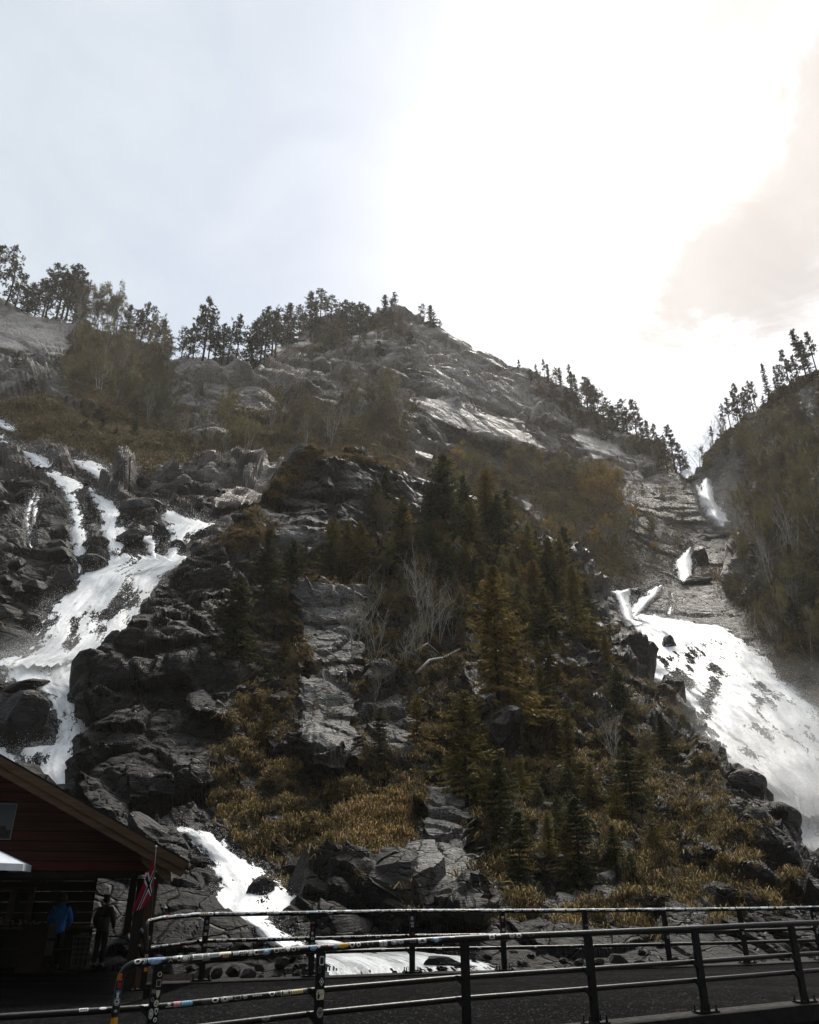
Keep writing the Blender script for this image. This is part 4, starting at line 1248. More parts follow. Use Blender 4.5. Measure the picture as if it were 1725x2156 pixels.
tr_rnd = random.Random(77)
def tree(kinds, sheet, x, yb, yt, name, label, group, fat=1.0):
    k = kinds[tr_rnd.randrange(len(kinds))]
    p = sheet.at(x, yb)
    h = height_at(yb, yt, p.y)
    e = empty(name, p + Vector((0, 0, -.02 * h)), label, 'tree', group, tr_rnd.uniform(0, 6.28))
    f = fat * tr_rnd.uniform(.88, 1.15)
    e.scale = (h * f, h * f, h)
    link('trunk', k[0], e)
    link('crown', k[1], e)
    return e
ORD = ['tallest', 'second tallest', 'third tallest', 'fourth tallest', 'fifth tallest', 'sixth tallest', 'seventh tallest', 'eighth tallest', 'ninth tallest', 'tenth tallest', 'eleventh tallest', 'shortest']
def stand(kinds, sheet, pts, name, where, group, fat=1.0, small='low'):
    """A clump of trees; the tall ones are told apart by their rank."""
    what = name.replace('_', ' ')
    for i, (x, yb, yt) in enumerate(sorted(pts, key=lambda q: q[2] - q[1])):
        lab = f'{ORD[i]} {what} {where}' if i < min(len(ORD), max(1, len(pts) - 1)) else f'{small} {what} {where}'
        tree(kinds, sheet, x, yb, yt, name, lab, group, fat)
stand(PIN, SH_M, [(6, 648, 532), (-18, 645, 545), (30, 650, 578), (48, 652, 598), (60, 655, 588)], 'pine_tree', 'of the dark clump above the pale sloping slab', 'pines above the pale slab')
stand(PIN, SH_M, [(76, 660, 582), (90, 662, 572), (101, 665, 553), (116, 672, 575), (126, 676, 566), (140, 682, 558), (153, 688, 590), (160, 690, 606)], 'pine_tree', 'of the skyline clump beside the thin birches', 'pines beside the skyline birches')
stand(BIO, SH_M, [(172, 696, 622), (182, 700, 634), (192, 702, 620), (204, 705, 634), (214, 707, 626), (224, 710, 640), (236, 712, 630), (246, 715, 648), (330, 735, 680), (354, 740, 690)], 'birch_tree', 'on the skyline before the notch', 'thin birches on the skyline', .8)
stand(PIN, SH_M, [(262, 716, 645), (279, 722, 660), (297, 726, 640), (312, 730, 672), (322, 732, 686), (336, 736, 664), (350, 740, 690)], 'pine_tree', 'on the skyline next to the notch', 'pines next to the skyline notch')
stand(PIN, SH_M, [(382, 752, 690), (396, 755, 680), (408, 757, 668), (424, 760, 628), (440, 761, 668), (452, 762, 690), (466, 764, 676), (482, 764, 682), (497, 764, 664), (508, 764, 690), (520, 762, 655), (533, 760, 694)], 'pine_tree', 'on the cliff top with the purple grey face', 'pines on the cliff top')
stand(PIN, SH_M, [(548, 756, 650), (560, 752, 640), (572, 748, 652), (582, 742, 648), (592, 735, 668)], 'pine_tree', 'of the dense clump before the pale slab under the summit', 'pines before the summit slab')
stand(PIN, SH_M, [(604, 722, 633), (616, 715, 655), (628, 706, 636), (640, 698, 655), (650, 692, 611), (662, 690, 640), (674, 686, 622), (688, 684, 648)], 'pine_tree', 'on the skyline ridge climbing to the summit', 'pines on the ridge climbing to the summit')
stand(PIN, SH_M, [(700, 684, 632), (711, 682, 622), (722, 680, 612), (733, 678, 608), (744, 676, 604), (755, 674, 608), (765, 672, 618), (716, 684, 640), (740, 682, 636), (758, 680, 640)], 'pine_tree', 'of the thick dark grove below the summit', 'pines of the summit grove', 1.15)
stand(PIN, SH_M, [(777, 668, 626), (790, 664, 616), (801, 662, 632), (812, 660, 616), (822, 660, 618), (832, 658, 616)], 'pine_tree', 'next to the bare summit rock', 'pines next to the summit rock')
stand(PIN, SH_M, [(890, 672, 633), (905, 682, 640), (915, 688, 655), (928, 692, 674)], 'pine_tree', 'standing alone on the sunny side of the summit', 'lone pines past the summit')
stand(PIS + PIW[:1], SH_M, [(1098, 784, 752), (1142, 804, 762), (1154, 812, 766), (1168, 822, 784), (1178, 828, 779), (1192, 838, 782), (1206, 850, 786), (1218, 856, 786), (1130, 800, 765)], 'pine_tree', 'on the upper part of the descending skyline ridge', 'pines on the upper descending ridge')
stand(PIW, SH_M, [(1230, 868, 802), (1244, 876, 806), (1256, 884, 810), (1268, 892, 822), (1280, 902, 838), (1294, 910, 852), (1306, 920, 852), (1318, 928, 868)], 'pine_tree', 'of the bushy middle part of the descending ridge', 'pines of the middle descending ridge', 1.2)
stand(PIS + PIW[:1], SH_M, [(1331, 942, 858), (1346, 952, 888), (1358, 960, 905), (1372, 968, 886), (1385, 974, 898), (1396, 980, 918), (1408, 988, 912), (1420, 992, 893), (1432, 995, 918), (1444, 998, 936), (1455, 1000, 950)], 'pine_tree', 'on the low end of the ridge by the gorge lip', 'pines by the gorge lip')
stand(PIS, SH_R, [(1530, 908, 850), (1538, 905, 835), (1547, 900, 818), (1560, 894, 804), (1570, 890, 822), (1578, 886, 812), (1590, 880, 800), (1604, 874, 808), (1612, 870, 828), (1500, 935, 896), (1512, 928, 900)], 'pine_tree', 'on the far hillside skyline above the gorge', 'pines above the gorge', .9)
stand(PIS, SH_R, [(1630, 858, 768), (1640, 852, 790), (1650, 848, 772), (1661, 842, 776), (1673, 834, 738), (1682, 830, 760), (1692, 826, 752), (1703, 820, 722), (1711, 818, 710), (1722, 816, 726), (1738, 810, 716)], 'pine_tree', 'at the top of the far hillside skyline', 'pines at the top of the far hillside', .85)
stand(BARE, SH_R, [(1471, 985, 930), (1490, 945, 892), (1512, 926, 876), (1522, 920, 868)], 'birch_tree', 'bare against the sky at the gorge mouth', 'bare birches at the gorge mouth', .8)

used = []
def scatter(kinds, sheet, poly, n, hpx, name, label, group, gap, fat=1.0, seed=1, refs=('the falls', 'the gorge')):
    rr = random.Random(seed)
    xs, ys = [p[0] for p in poly], [p[1] for p in poly]
    pts = []
    for _ in range(n * 40):
        if len(pts) >= n:
            break
        x, y = rr.uniform(min(xs), max(xs)), rr.uniform(min(ys), max(ys))
        if poly_mask(np.array([[x]]), np.array([[y]]), poly, 2)[0, 0] < .5:
            continue
        if any((x - a) ** 2 + ((y - b) * 1.3) ** 2 < gap ** 2 for a, b in pts):
            continue
        if any(abs(x - a) < g and abs(y - b) < g for a, b, g in used):
            continue
        pts.append((x, y))
    pts = [(x, y, rr.uniform(*hpx)) for x, y in sorted(pts, key=lambda p: p[1])]
    for (x, y, h), (k, where) in zip(pts, cells(pts, refs)):
        tree(kinds, sheet, x, y, y - h, name, f'{ORD[min(k, 11)]} {label}, {where}', group, fat)
scatter(BIO + BIB, SH_M, [(150, 720), (355, 760), (360, 870), (300, 890), (150, 830)], 36, (48, 90), 'birch_tree', 'olive birch of the thicket below the notch', 'birches below the notch', 13, .8, 1, refs=('the slab', 'the cliff'))
scatter(BIO + BIB, SH_M, [(330, 880), (470, 880), (560, 960), (480, 1000), (400, 960)], 26, (36, 66), 'birch_tree', 'grey birch under the grey cliff', 'birches under the cliff', 16, .8, 2, refs=('the falls', 'the summit'))
scatter(BIO + BIB, SH_M, [(480, 900), (640, 850), (860, 820), (860, 985), (700, 950), (560, 990)], 44, (40, 84), 'birch_tree', 'brown birch in the wood behind the knoll', 'birches behind the knoll top', 15, .85, 3, refs=('the falls', 'the slabs'))
stand(BIO, SH_M, [(497, 965, 885), (508, 975, 905), (482, 970, 915)], 'birch_tree', 'with yellow green leaves below the cliff pillar', 'yellow green birches')
scatter(BIR + BIO + BIB[1:], SH_M, [(915, 985), (1100, 990), (1260, 1010), (1270, 1060), (1090, 1055), (930, 1020)], 34, (30, 70), 'birch_tree', 'orange birch of the belt below the slabs', 'orange birches below the slabs', 13, .95, 4, refs=('the summit', 'the gorge'))
scatter(BIR, SH_M, [(1215, 1030), (1310, 1040), (1310, 1090), (1220, 1090)], 14, (40, 70), 'birch_tree', 'bright orange birch above the gorge slope', 'bright orange birches', 14, 1.0, 5, refs=('the slabs', 'the gorge'))
scatter(BIO + BIR + BIB, SH_M, [(1020, 1090), (1200, 1100), (1345, 1120), (1300, 1180), (1210, 1200), (1080, 1140)], 36, (26, 66), 'birch_tree', 'ochre birch between knoll and gorge', 'birches between knoll and gorge', 14, .95, 6, refs=('the knoll', 'the gorge'))
scatter(BIO + BIB[1:] + BIR, SH_M, [(1290, 1010), (1400, 1020), (1445, 1080), (1420, 1200), (1340, 1235), (1290, 1180)], 22, (16, 40), 'birch_tree', 'small ochre birch on the gorge wall', 'small birches on the gorge wall', 17, 1.1, 31, refs=('the knoll', 'the step fall'))
scatter(BIO + BIB[1:], SH_R, [(1500, 960), (1725, 860), (1740, 1050), (1600, 1060), (1520, 985)], 44, (34, 70), 'hillside_tree', 'brown thin tree high on the far hillside', 'trees on the upper far hillside', 14, .85, 7, refs=('the gorge', 'the valley'))
scatter(BIO + BIB[1:] + BARE[:1], SH_R, [(1590, 1080), (1740, 1060), (1740, 1240), (1560, 1230), (1570, 1130)], 36, (60, 120), 'hillside_tree', 'dark thin tree below the far cliff corner', 'trees below the cliff corner', 16, .7, 8, refs=('the gorge', 'the valley'))
scatter(BIO + BIB[1:] + BARE[:1], SH_R, [(1480, 1260), (1740, 1260), (1740, 1480), (1650, 1410), (1560, 1340)], 44, (50, 110), 'hillside_tree', 'dark thin tree above the roaring fall', 'trees above the roaring fall', 15, .75, 9, refs=('the gorge', 'the valley'))
stand(SPR, SH_R, [(1690, 1235, 1150), (1712, 1290, 1200), (1722, 1360, 1280)], 'spruce_tree', 'standing black among the bare trees of the far bank', 'dark spruces of the far bank')
stand(BARE, SH_R, [(1608, 1380, 1290), (1640, 1372, 1280), (1668, 1395, 1300), (1710, 1400, 1255), (1655, 1260, 1100), (1700, 1200, 1040)], 'birch_tree', 'with a white stem on the far bank', 'white stemmed birches of the far bank', .6)
scatter(PIN + BIB, SH_M, [(620, 710), (850, 680), (880, 740), (700, 790), (640, 760)], 26, (26, 52), 'pine_tree', 'small pine on ledges below the summit', 'pines on the summit ledges', 16, .9, 10, refs=('the cliff', 'the slabs'))
scatter(PIW + BIB, SH_M, [(1100, 800), (1220, 870), (1400, 985), (1370, 990), (1180, 880)], 30, (22, 44), 'pine_tree', 'bushy pine on the descending ridge edge', 'small pines of the descending ridge', 12, 1.1, 12, refs=('the summit', 'the gorge'))
scatter(PIN + SPR, SH_M, [(20, 780), (150, 800), (300, 920), (340, 960), (200, 930), (40, 850)], 14, (22, 44), 'spruce_tree', 'small spruce on the tan upper slope', 'spruces on the tan slope', 26, 1.2, 13, refs=('the slab', 'the knoll'))

# knoll: named spruces first, then the crowd between them
for x, yb, yt, kd, fat, lab in [
    (930, 1160, 968, SPR, 1.0, 'big dark pointed spruce rising above the whole wood on the knoll'),
    (814, 1110, 985, SPR, 1.05, 'dark spruce on the pale rock just below the knoll top'),
    (556, 1300, 1150, SPR, 1.1, 'dark spruce at the knoll shoulder above the black rock'),
    (612, 1262, 1140, SPR, 1.0, 'dark spruce next to the pillar of lichen rock, behind the shoulder spruce'),
    (489, 1385, 1190, SPR, 1.05, 'bluish dark spruce alone on the ledge of the black rock'),
    (520, 1392, 1280, SPO, 1.1, 'small spruce at the foot of the lone ledge spruce'),
    (846, 1190, 1040, SPO, 1.0, 'olive spruce in front of the pale smooth rock'),
    (700, 1200, 1075, SPO, 1.1, 'olive spruce in the wood above the lichen pillar'),
    (762, 1192, 1060, SPO, 1.1, 'full olive spruce behind the bare white birch'),
    (990, 1190, 1050, SPO, 1.0, 'olive spruce beside the big pointed spruce'),
    (1040, 1170, 1062, SPR, 1.1, 'dark round topped spruce past the big pointed spruce'),
    (1052, 1480, 1175, SPU, .85, 'tall rusty spruce in the middle of the knoll'),
    (1106, 1492, 1260, SPU, .9, 'dark rusty spruce over the black hollow'),
    (1152, 1345, 1235, SPO, 1.2, 'bushy olive spruce above the round lichen rock'),
    (1207, 1352, 1195, SPO, 1.05, 'pointed olive spruce nearest the roaring fall'),
    (988, 1705, 1440, SPO, .95, 'rusty green spruce leaning over the middle cliff'),
    (1062, 1770, 1560, SPR, 1.15, 'wide dark spruce beside the lower rock pillar'),
    (1100, 1880, 1690, SPR, 1.1, 'low black spruce at the foot of the knoll beside the pillar'),
    (1310, 1530, 1395, SPR, 1.15, 'dark spruce near the edge above the foaming water'),
    (1335, 1705, 1550, SPR, 1.15, 'black spruce on the tawny slope facing the roaring fall'),
    (1205, 1640, 1480, SPO, 1.1, 'ragged olive spruce in the dark middle slope'),
    (1225, 1850, 1660, SPR, 1.2, 'broad black spruce low on the knoll'),
    (1410, 1600, 1490, SPR, 1.2, 'small dark spruce on the knoll edge beside the fall'),
    (600, 1420, 1320, SPO, 1.2, 'small olive spruce beside the cliff with the black crack'),
    (560, 1560, 1450, SPO, 1.2, 'small dark green spruce on the mossy slope'),
    (880, 1560, 1450, SPU, 1.1, 'small rusty spruce below the fallen log'),
    (800, 1590, 1490, SPR, 1.2, 'small dark spruce in the cleft right of the lichen wall'),
    (1280, 1390, 1280, SPO, 1.1, 'thin olive spruce on the rim above the narrow chute')]:
    tree(kd, SH_K, x, yb, yt, 'spruce_tree', lab.replace(' right of ', ' beside '), 'spruces on the knoll', fat)
    used.append((x, yb, 12))
WOOD = [(740, 1150), (810, 1110), (880, 1150), (980, 1090), (1080, 1120), (1190, 1190), (1260, 1300), (1240, 1360), (1130, 1350), (1020, 1300), (860, 1260), (770, 1230), (690, 1215)]
scatter(SPO + SPU + SPR, SH_K, WOOD, 42, (70, 135), 'spruce_tree', 'young spruce of the crowded knoll wood', 'young spruces of the knoll wood', 24, 1.0, 21, refs=('the pillar', 'the chute'))
scatter(BIO + BIR + BIB, SH_K, WOOD, 26, (50, 100), 'birch_tree', 'thin birch among the knoll spruces', 'birches of the knoll wood', 26, 1.1, 22, refs=('the pillar', 'the chute'))
scatter(SPO + SPU, SH_K, [(960, 1300), (1240, 1370), (1290, 1500), (1180, 1560), (1000, 1420)], 20, (45, 95), 'spruce_tree', 'small rusty spruce of the middle slope', 'small spruces of the middle slope', 30, 1.2, 23, refs=('the log', 'the roaring fall'))
scatter(SPR + SPO, SH_K, [(950, 1600), (1280, 1560), (1420, 1700), (1350, 1860), (1050, 1850)], 22, (55, 110), 'spruce_tree', 'small black spruce of the knoll foot', 'small spruces of the knoll foot', 36, 1.25, 24, refs=('the rock pillar', 'the roaring fall'))
scatter(BIB + BARE, SH_K, [(760, 1290), (1000, 1290), (1010, 1420), (780, 1420)], 12, (70, 125), 'birch_tree', 'leafless birch of the hollow', 'leafless birches of the hollow', 26, 1.0, 25, refs=('the pillar', 'the log'))
scatter(BIB, SH_K, [(560, 1440), (900, 1420), (1290, 1480), (1500, 1700), (1300, 1850), (700, 1680)], 34, (30, 62), 'shrub', 'brown shrub on the mossy slope', 'shrubs on the knoll slope', 34, 1.5, 26, refs=('the cascade', 'the roaring fall'))
stand(BARE, SH_K, [(888, 1330, 1170), (905, 1335, 1195), (925, 1340, 1215), (955, 1330, 1210)], 'birch_tree', 'bare and white stemmed, above the fallen log', 'white stemmed birches above the log', .8)
tree(BIP, SH_K, 1022, 1412, 1300, 'birch_tree', 'small birch with pale white leaves on a mossy hump', None, 1.0)
tree(BIP, SH_K, 745, 1385, 1262, 'birch_tree', 'forked white birch leaning over the lichen pillar', None, .8)
tree(BIP, SH_K, 880, 1400, 1310, 'birch_tree', 'pale leaved birch at the broken end of the fallen log', None, .8)
tree(BIP, SH_K, 1290, 1620, 1500, 'birch_tree', 'dead white branched birch on the shaded slope', None, 1.0)
def log(pts, rad, label):
    P = []
    for x, y in pts:
        p = SH_K.at(x, y)
        P.append(np.array(p) + [0, -.45, .25])
    o = MB().tube(P, np.linspace(rad, rad * .5, len(P)), 8).obj('fallen_log', M_BIRCHBARK, smooth_=True)
    tag(o, label, 'log')
log([(876, 1420), (905, 1400), (935, 1383), (968, 1362)], .15, 'long pale fallen birch trunk lying across the hollow')
log([(872, 1388), (900, 1376), (925, 1366)], .07, 'thin pale fallen trunk above the long one')
log([(690, 1385), (715, 1402), (745, 1412)], .06, 'thin pale branch hanging under the lichen pillar')

# ---- grass tufts and undergrowth (nobody could count them)
def sample(sheet, mask, n, seed, py_lo=0, py_hi=4000):
    r = np.random.default_rng(seed)
    nb = sheet.nb
    w = np.where((sheet.py > py_lo) & (sheet.py < py_hi), mask, 0).ravel()
    w = w * np.gradient(sheet.px, axis=1).ravel().clip(.05) * np.gradient(sheet.py, axis=0).ravel().clip(.05)
    k = r.choice(w.size, n, p=w / w.sum())
    i, j = k // sheet.nu, k % sheet.nu
    P = sheet.G[i + nb, j] + r.normal(0, .15, (n, 3)) * np.array([1, 1, .2])
    return P, sheet.N[i + nb, j], r
def tufts(name, sheet, mask, n, blades, ln, wd, m, seed, lo=0, hi=4000):
    P, Nn, r = sample(sheet, mask, n, seed, lo, hi)
    k = n * blades
    C = np.repeat(P, blades, 0) + r.normal(0, ln * .22, (k, 3)) * np.array([1, 1, .15])
    out = np.repeat(Nn, blades, 0) * .55 + np.array([0, 0, .35]) + r.normal(0, .42, (k, 3))
    out /= np.linalg.norm(out, axis=1)[:, None]
    size = np.repeat(r.uniform(.6, 1.35, n), blades) * r.uniform(.6, 1.25, k)
    side = np.cross(out, r.normal(0, 1, (k, 3)))
    side /= np.linalg.norm(side, axis=1)[:, None]
    l_ = (ln * size)[:, None]
    w_ = wd * .5
    mid = C + out * l_ * .6
    tip = mid + (out * .5 + np.array([0, 0, -1.15]) + np.repeat(Nn, blades, 0) * .2) * l_ * .5
    V = np.stack([C - side * w_, C + side * w_, mid + side * w_ * .8, mid - side * w_ * .8, tip], 1).reshape(-1, 3)
    b = (np.arange(k) * 5)[:, None]
    F = np.concatenate([b + np.array([[0, 1, 2]]), b + np.array([[0, 2, 3]]), b + np.array([[3, 2, 4]])])
    link(name, mesh_np(name, V, F, [m]), kind='stuff')
def clumps(name, sheet, mask, n, leaves, rad, leaf, m, seed, lo=0, hi=4000):
    P, Nn, r = sample(sheet, mask, n, seed, lo, hi)
    k = n * leaves
    size = np.repeat(r.uniform(.5, 1.4, n), leaves)[:, None]
    C = np.repeat(P + Nn * rad * .3, leaves, 0) + r.normal(0, rad * .5, (k, 3)) * size * np.array([1, 1, .7])
    V = tris(C, r.normal(0, 1, (k, 3)) + [0, 0, .5], leaf * r.uniform(.6, 1.4, k), leaf * .55, r)
    link(name, tri_mesh(name, V, m), kind='stuff')
M_GRASS = leaf_material('dry_grass', (.018, .0135, .006), (.24, .17, .066), .8, .15)
M_GRASS_TAN = leaf_material('tan_grass', (.045, .028, .010), (.36, .235, .08), .8, .15)
M_HEATH = leaf_material('brown_heather', (.011, .009, .005), (.13, .094, .042), .8, .15)
M_MOSS = leaf_material('moss_leaf', (.014, .014, .006), (.14, .122, .038), .8, .15)
M_FARGRASS = leaf_material('far_dry_grass', (.040, .030, .016), (.24, .18, .088), .2, .15)
M_FARBUSH = leaf_material('far_bush', (.030, .026, .014), (.17, .14, .068), .2, .15)
px, py = SH_K.px, SH_K.py
patch = (fbm(np.stack([px / 45, py / 28, px * 0], -1).reshape(-1, 3), 3, 301)).reshape(px.shape)
hot = np.maximum.reduce([poly_mask(px, py, [(690, 1770), (740, 1705), (860, 1680), (865, 1850), (760, 1850)], 20), poly_mask(px, py, [(440, 1165), (520, 1095), (600, 1100), (560, 1130)], 10),
                         poly_mask(px, py, [(670, 1240), (690, 1228), (765, 1232), (765, 1246), (680, 1252)], 6), poly_mask(px, py, [(560, 1040), (640, 965), (710, 930), (780, 945), (900, 1012), (700, 960), (600, 1040)], 10)])
tufts('grass', SH_K, gr * (.10 + smooth(patch, -.15, .5)), 13000, 7, .42, .04, M_GRASS, 1)
tufts('tan_grass', SH_K, gr * hot + 1.0 * hot * .3, 5200, 7, .45, .04, M_GRASS_TAN, 2)
clumps('heather', SH_K, gr * (.15 + smooth(-patch, -.2, .4)) * (py > 1130), 8500, 13, .40, .085, M_HEATH, 3)
clumps('moss_cover', SH_K, gr * (.2 + smooth(patch, -.4, .1)), 7500, 13, .38, .085, M_MOSS, 4)
px, py = SH_M.px, SH_M.py
tufts('far_grass', SH_M, grass_m * (py > 820), 9000, 5, 1.1, .11, M_FARGRASS, 5)
clumps('far_undergrowth', SH_M, grass_m + .05 * (1 - slab) * (py < 1000) + .5 * smooth(px, 1250, 1300) * smooth(px, 1470, 1420) * smooth(py, 1000, 1030) * smooth(py, 1250, 1200) * (1 - wm), 12500, 12, 1.1, .30, M_FARBUSH, 6)
clumps('hillside_undergrowth', SH_R, grass_r, 4600, 12, .9, .24, M_FARBUSH, 7)

# ================================================================ bridge, road and railings
NEAR = [(-4.85, 9.66, .830), (-2.95, 10.56, .902), (-1.135, 11.45, .985), (.765, 12.33, 1.045), (2.66, 13.2, 1.071), (4.55, 14.1, 1.098), (6.49, 15.0, 1.131), (8.43, 15.9, 1.150), (10.4, 16.8, 1.165)]
FARPX = [(437, 1926, 17.54), (660.5, 1922.5, 18.17), (868, 1919, 18.8), (1057, 1918.5, 19.43), (1230, 1917.5, 20.06), (1397, 1916, 20.7), (1556, 1914.5, 21.3), (1710, 1911.5, 21.95), (1860, 1909, 22.6)]
FAR = [tuple(W(*q)) for q in FARPX]
POST_H = 1.15
nearX = np.array([p[0] for p in NEAR])
nearY = lambda x: np.interp(x, nearX, [p[1] for p in NEAR]) + np.where(x > nearX[-1], (x - nearX[-1]) * .46, 0) + np.where(x < nearX[0], (x - nearX[0]) * .46, 0)
nearZ = lambda x: np.interp(x, nearX, [p[2] - POST_H for p in NEAR])
farX = np.array([p[0] for p in FAR])
farYr = lambda x: np.interp(x, farX, [p[1] for p in FAR]) + np.where(x > farX[-1], (x - farX[-1]) * .31, 0) + np.where(x < farX[0], (x - farX[0]) * .31, 0)
farZr = lambda x: np.interp(x, farX, [p[2] - POST_H for p in FAR])
def asphalt_material():
    m, t, b, o = new_mat('wet_asphalt')
    co = objco(t)
    fine = noise(t, co, 55, 3, .8)
    grit = N(t, 'ShaderNodeTexVoronoi')
    grit.inputs['Scale'].default_value = 38
    L(t, co, grit.inputs['Vector'])
    big = noise(t, co, .55, 5, .6)
    worn = noise(t, mapping(t, co, (.25, 1.6, 1), (0, 0, 0), (0, 0, R(-22))), .8, 4, .6)
    v = math_n(t, 'ADD', math_n(t, 'MULTIPLY', fine, .5), math_n(t, 'ADD', math_n(t, 'MULTIPLY', big, .25), math_n(t, 'MULTIPLY', worn, .25)))
    c = ramp(t, v, [(.36, (.002, .002, .0023)), (.55, (.0045, .0045, .005)), (.68, (.012, .0118, .0118))]).outputs[0]
    stone = ramp(t, grit.outputs['Color'], [(.80, (0, 0, 0)), (.86, (1, 1, 1))]).outputs[0]
    c = mixc(t, math_n(t, 'MULTIPLY', stone, .6), c, (.075, .073, .072))
    L(t, c, b.inputs['Base Color'])
    L(t, ramp(t, worn, [(.35, (.42,) * 3), (.65, (.75,) * 3)]).outputs[0], b.inputs['Roughness'])
    b.inputs['Specular IOR Level'].default_value = .008
    bump(t, b, math_n(t, 'ADD', fine, math_n(t, 'MULTIPLY', grit.outputs['Distance'], 1.2)), .9, .02)
    return m
M_ASPHALT = asphalt_material()
M_CONC = simple('wet_concrete', (.012, .0118, .0115), .7, .5, 4, spec=.08, bmp=.4)
M_STONE = simple('bridge_masonry', (.006, .0058, .0055), .8, .6, 2.2, spec=.1, bmp=.8)
xs = np.linspace(-34, 34, 90)
def strip(name, ya, za, yb, zb, m, n=2):
    v = np.linspace(0, 1, n)[:, None]
    G = np.stack([np.repeat(xs[None], n, 0), ya * (1 - v) + yb * v, za * (1 - v) + zb * v], -1)
    idx = np.arange(n * len(xs)).reshape(n, -1)
    F = np.stack([idx[:-1, :-1], idx[:-1, 1:], idx[1:, 1:], idx[1:, :-1]], -1).reshape(-1, 4)
    link(name, mesh_np(name, G.reshape(-1, 3), F, [m], None, False), kind='structure')
yn, zn, yf, zf = nearY(xs), nearZ(xs), farYr(xs), farZr(xs)
plaza = smooth(xs, -4.6, -5.4)
yfar = (yf - .28) * (1 - plaza) + 27.5 * plaza
zfar = (zf - .02) * (1 - plaza) - .33 * plaza
# the carriageway, with its camber, from edge beam to edge beam
n = 14
v = np.linspace(0, 1, n)[:, None]
G = np.stack([np.repeat(xs[None], n, 0), (yn + .30) * (1 - v) + yfar * v, (zn - .02) * (1 - v) + zfar * v + .05 * np.sin(v * math.pi) * (1 - plaza)], -1)
G = np.concatenate([G, G[-1:] - [0, 0, .5]])
idx = np.arange((n + 1) * len(xs)).reshape(n + 1, -1)
F = np.stack([idx[:-1, :-1], idx[:-1, 1:], idx[1:, 1:], idx[1:, :-1]], -1).reshape(-1, 4)
link('road', mesh_np('road', G.reshape(-1, 3), F, [M_ASPHALT], None, False), kind='structure')
def beam(name, sel, y0, y1, ztop, zbot, m):
    X, a, b_, zt = xs[sel], y0[sel], y1[sel], ztop[sel]
    G = np.stack([np.stack([X, a, zt - zbot], -1), np.stack([X, a, zt], -1), np.stack([X, b_, zt], -1), np.stack([X, b_, zt - zbot], -1)])
    k = len(X)
    idx = np.arange(4 * k).reshape(4, k)
    F = np.concatenate([np.stack([idx[i, :-1], idx[i, 1:], idx[i + 1, 1:], idx[i + 1, :-1]], -1) for i in range(3)])
    link(name, mesh_np(name, G.reshape(-1, 3), F, [m], None, False), kind='structure')
beam('kerb', xs > -60, yn - .24, yn + .30, zn + .004, .22, M_CONC)
beam('kerb', xs > -5.0, yf - .28, yf + .22, zf + .004, .45, M_CONC)
beam('bridge_wall', xs > -60, yn - .19, yn - .05, zn - .2, 9.0, M_STONE)

M_RAIL = simple('black_rail_paint', (.004, .004, .0043), .38, .45, 14, spec=.3, bmp=.15)
M_POST = simple('mottled_post_paint', (.005, .005, .0055), .6, .75, 22, spec=.15, bmp=.35)
STICK = {}
def sticker_mat(c):
    if c not in STICK:
        STICK[c] = simple('sticker_print', c, .45, .22, 60, spec=.3)
    return STICK[c]
WHT, CRM, GRY, DGR, BLK = (.56, .57, .58), (.52, .49, .36), (.22, .22, .22), (.045, .045, .047), (.010, .010, .011)
BLU, TEA, YEL, RED, ORA, PNK, LBL = (.05, .13, .30), (.03, .24, .36), (.55, .36, .03), (.24, .012, .018), (.50, .20, .02), (.45, .12, .18), (.30, .42, .55)
def outline(shape):
    if shape == 'rect':
        return np.array([(-1, -1), (-.33, -1), (.33, -1), (1, -1), (1, -.33), (1, .33), (1, 1), (.33, 1), (-.33, 1), (-1, 1), (-1, .33), (-1, -.33)], float)
    if shape == 'diamond':
        return np.array([(-1, 0), (-.5, -.5), (0, -1), (.5, -.5), (1, 0), (.5, .5), (0, 1), (-.5, .5)], float)
    if shape == 'shield':
        return np.array([(-1, 1), (0, 1), (1, 1), (.95, .2), (.6, -.5), (0, -1), (-.6, -.5), (-.95, .2)], float)
    if shape == 'heart':
        return np.array([(0, -1), (.55, -.4), (1, .25), (.85, .85), (.4, .95), (0, .5), (-.4, .95), (-.85, .85), (-1, .25), (-.55, -.4)], float)
    k = 14
    a = np.linspace(0, 2 * math.pi, k, endpoint=False)
    p = np.stack([np.cos(a), np.sin(a)], -1)
    if shape == 'round_rect':
        p = np.sign(p) * np.abs(p) ** .45
    return p
STMESH = {}
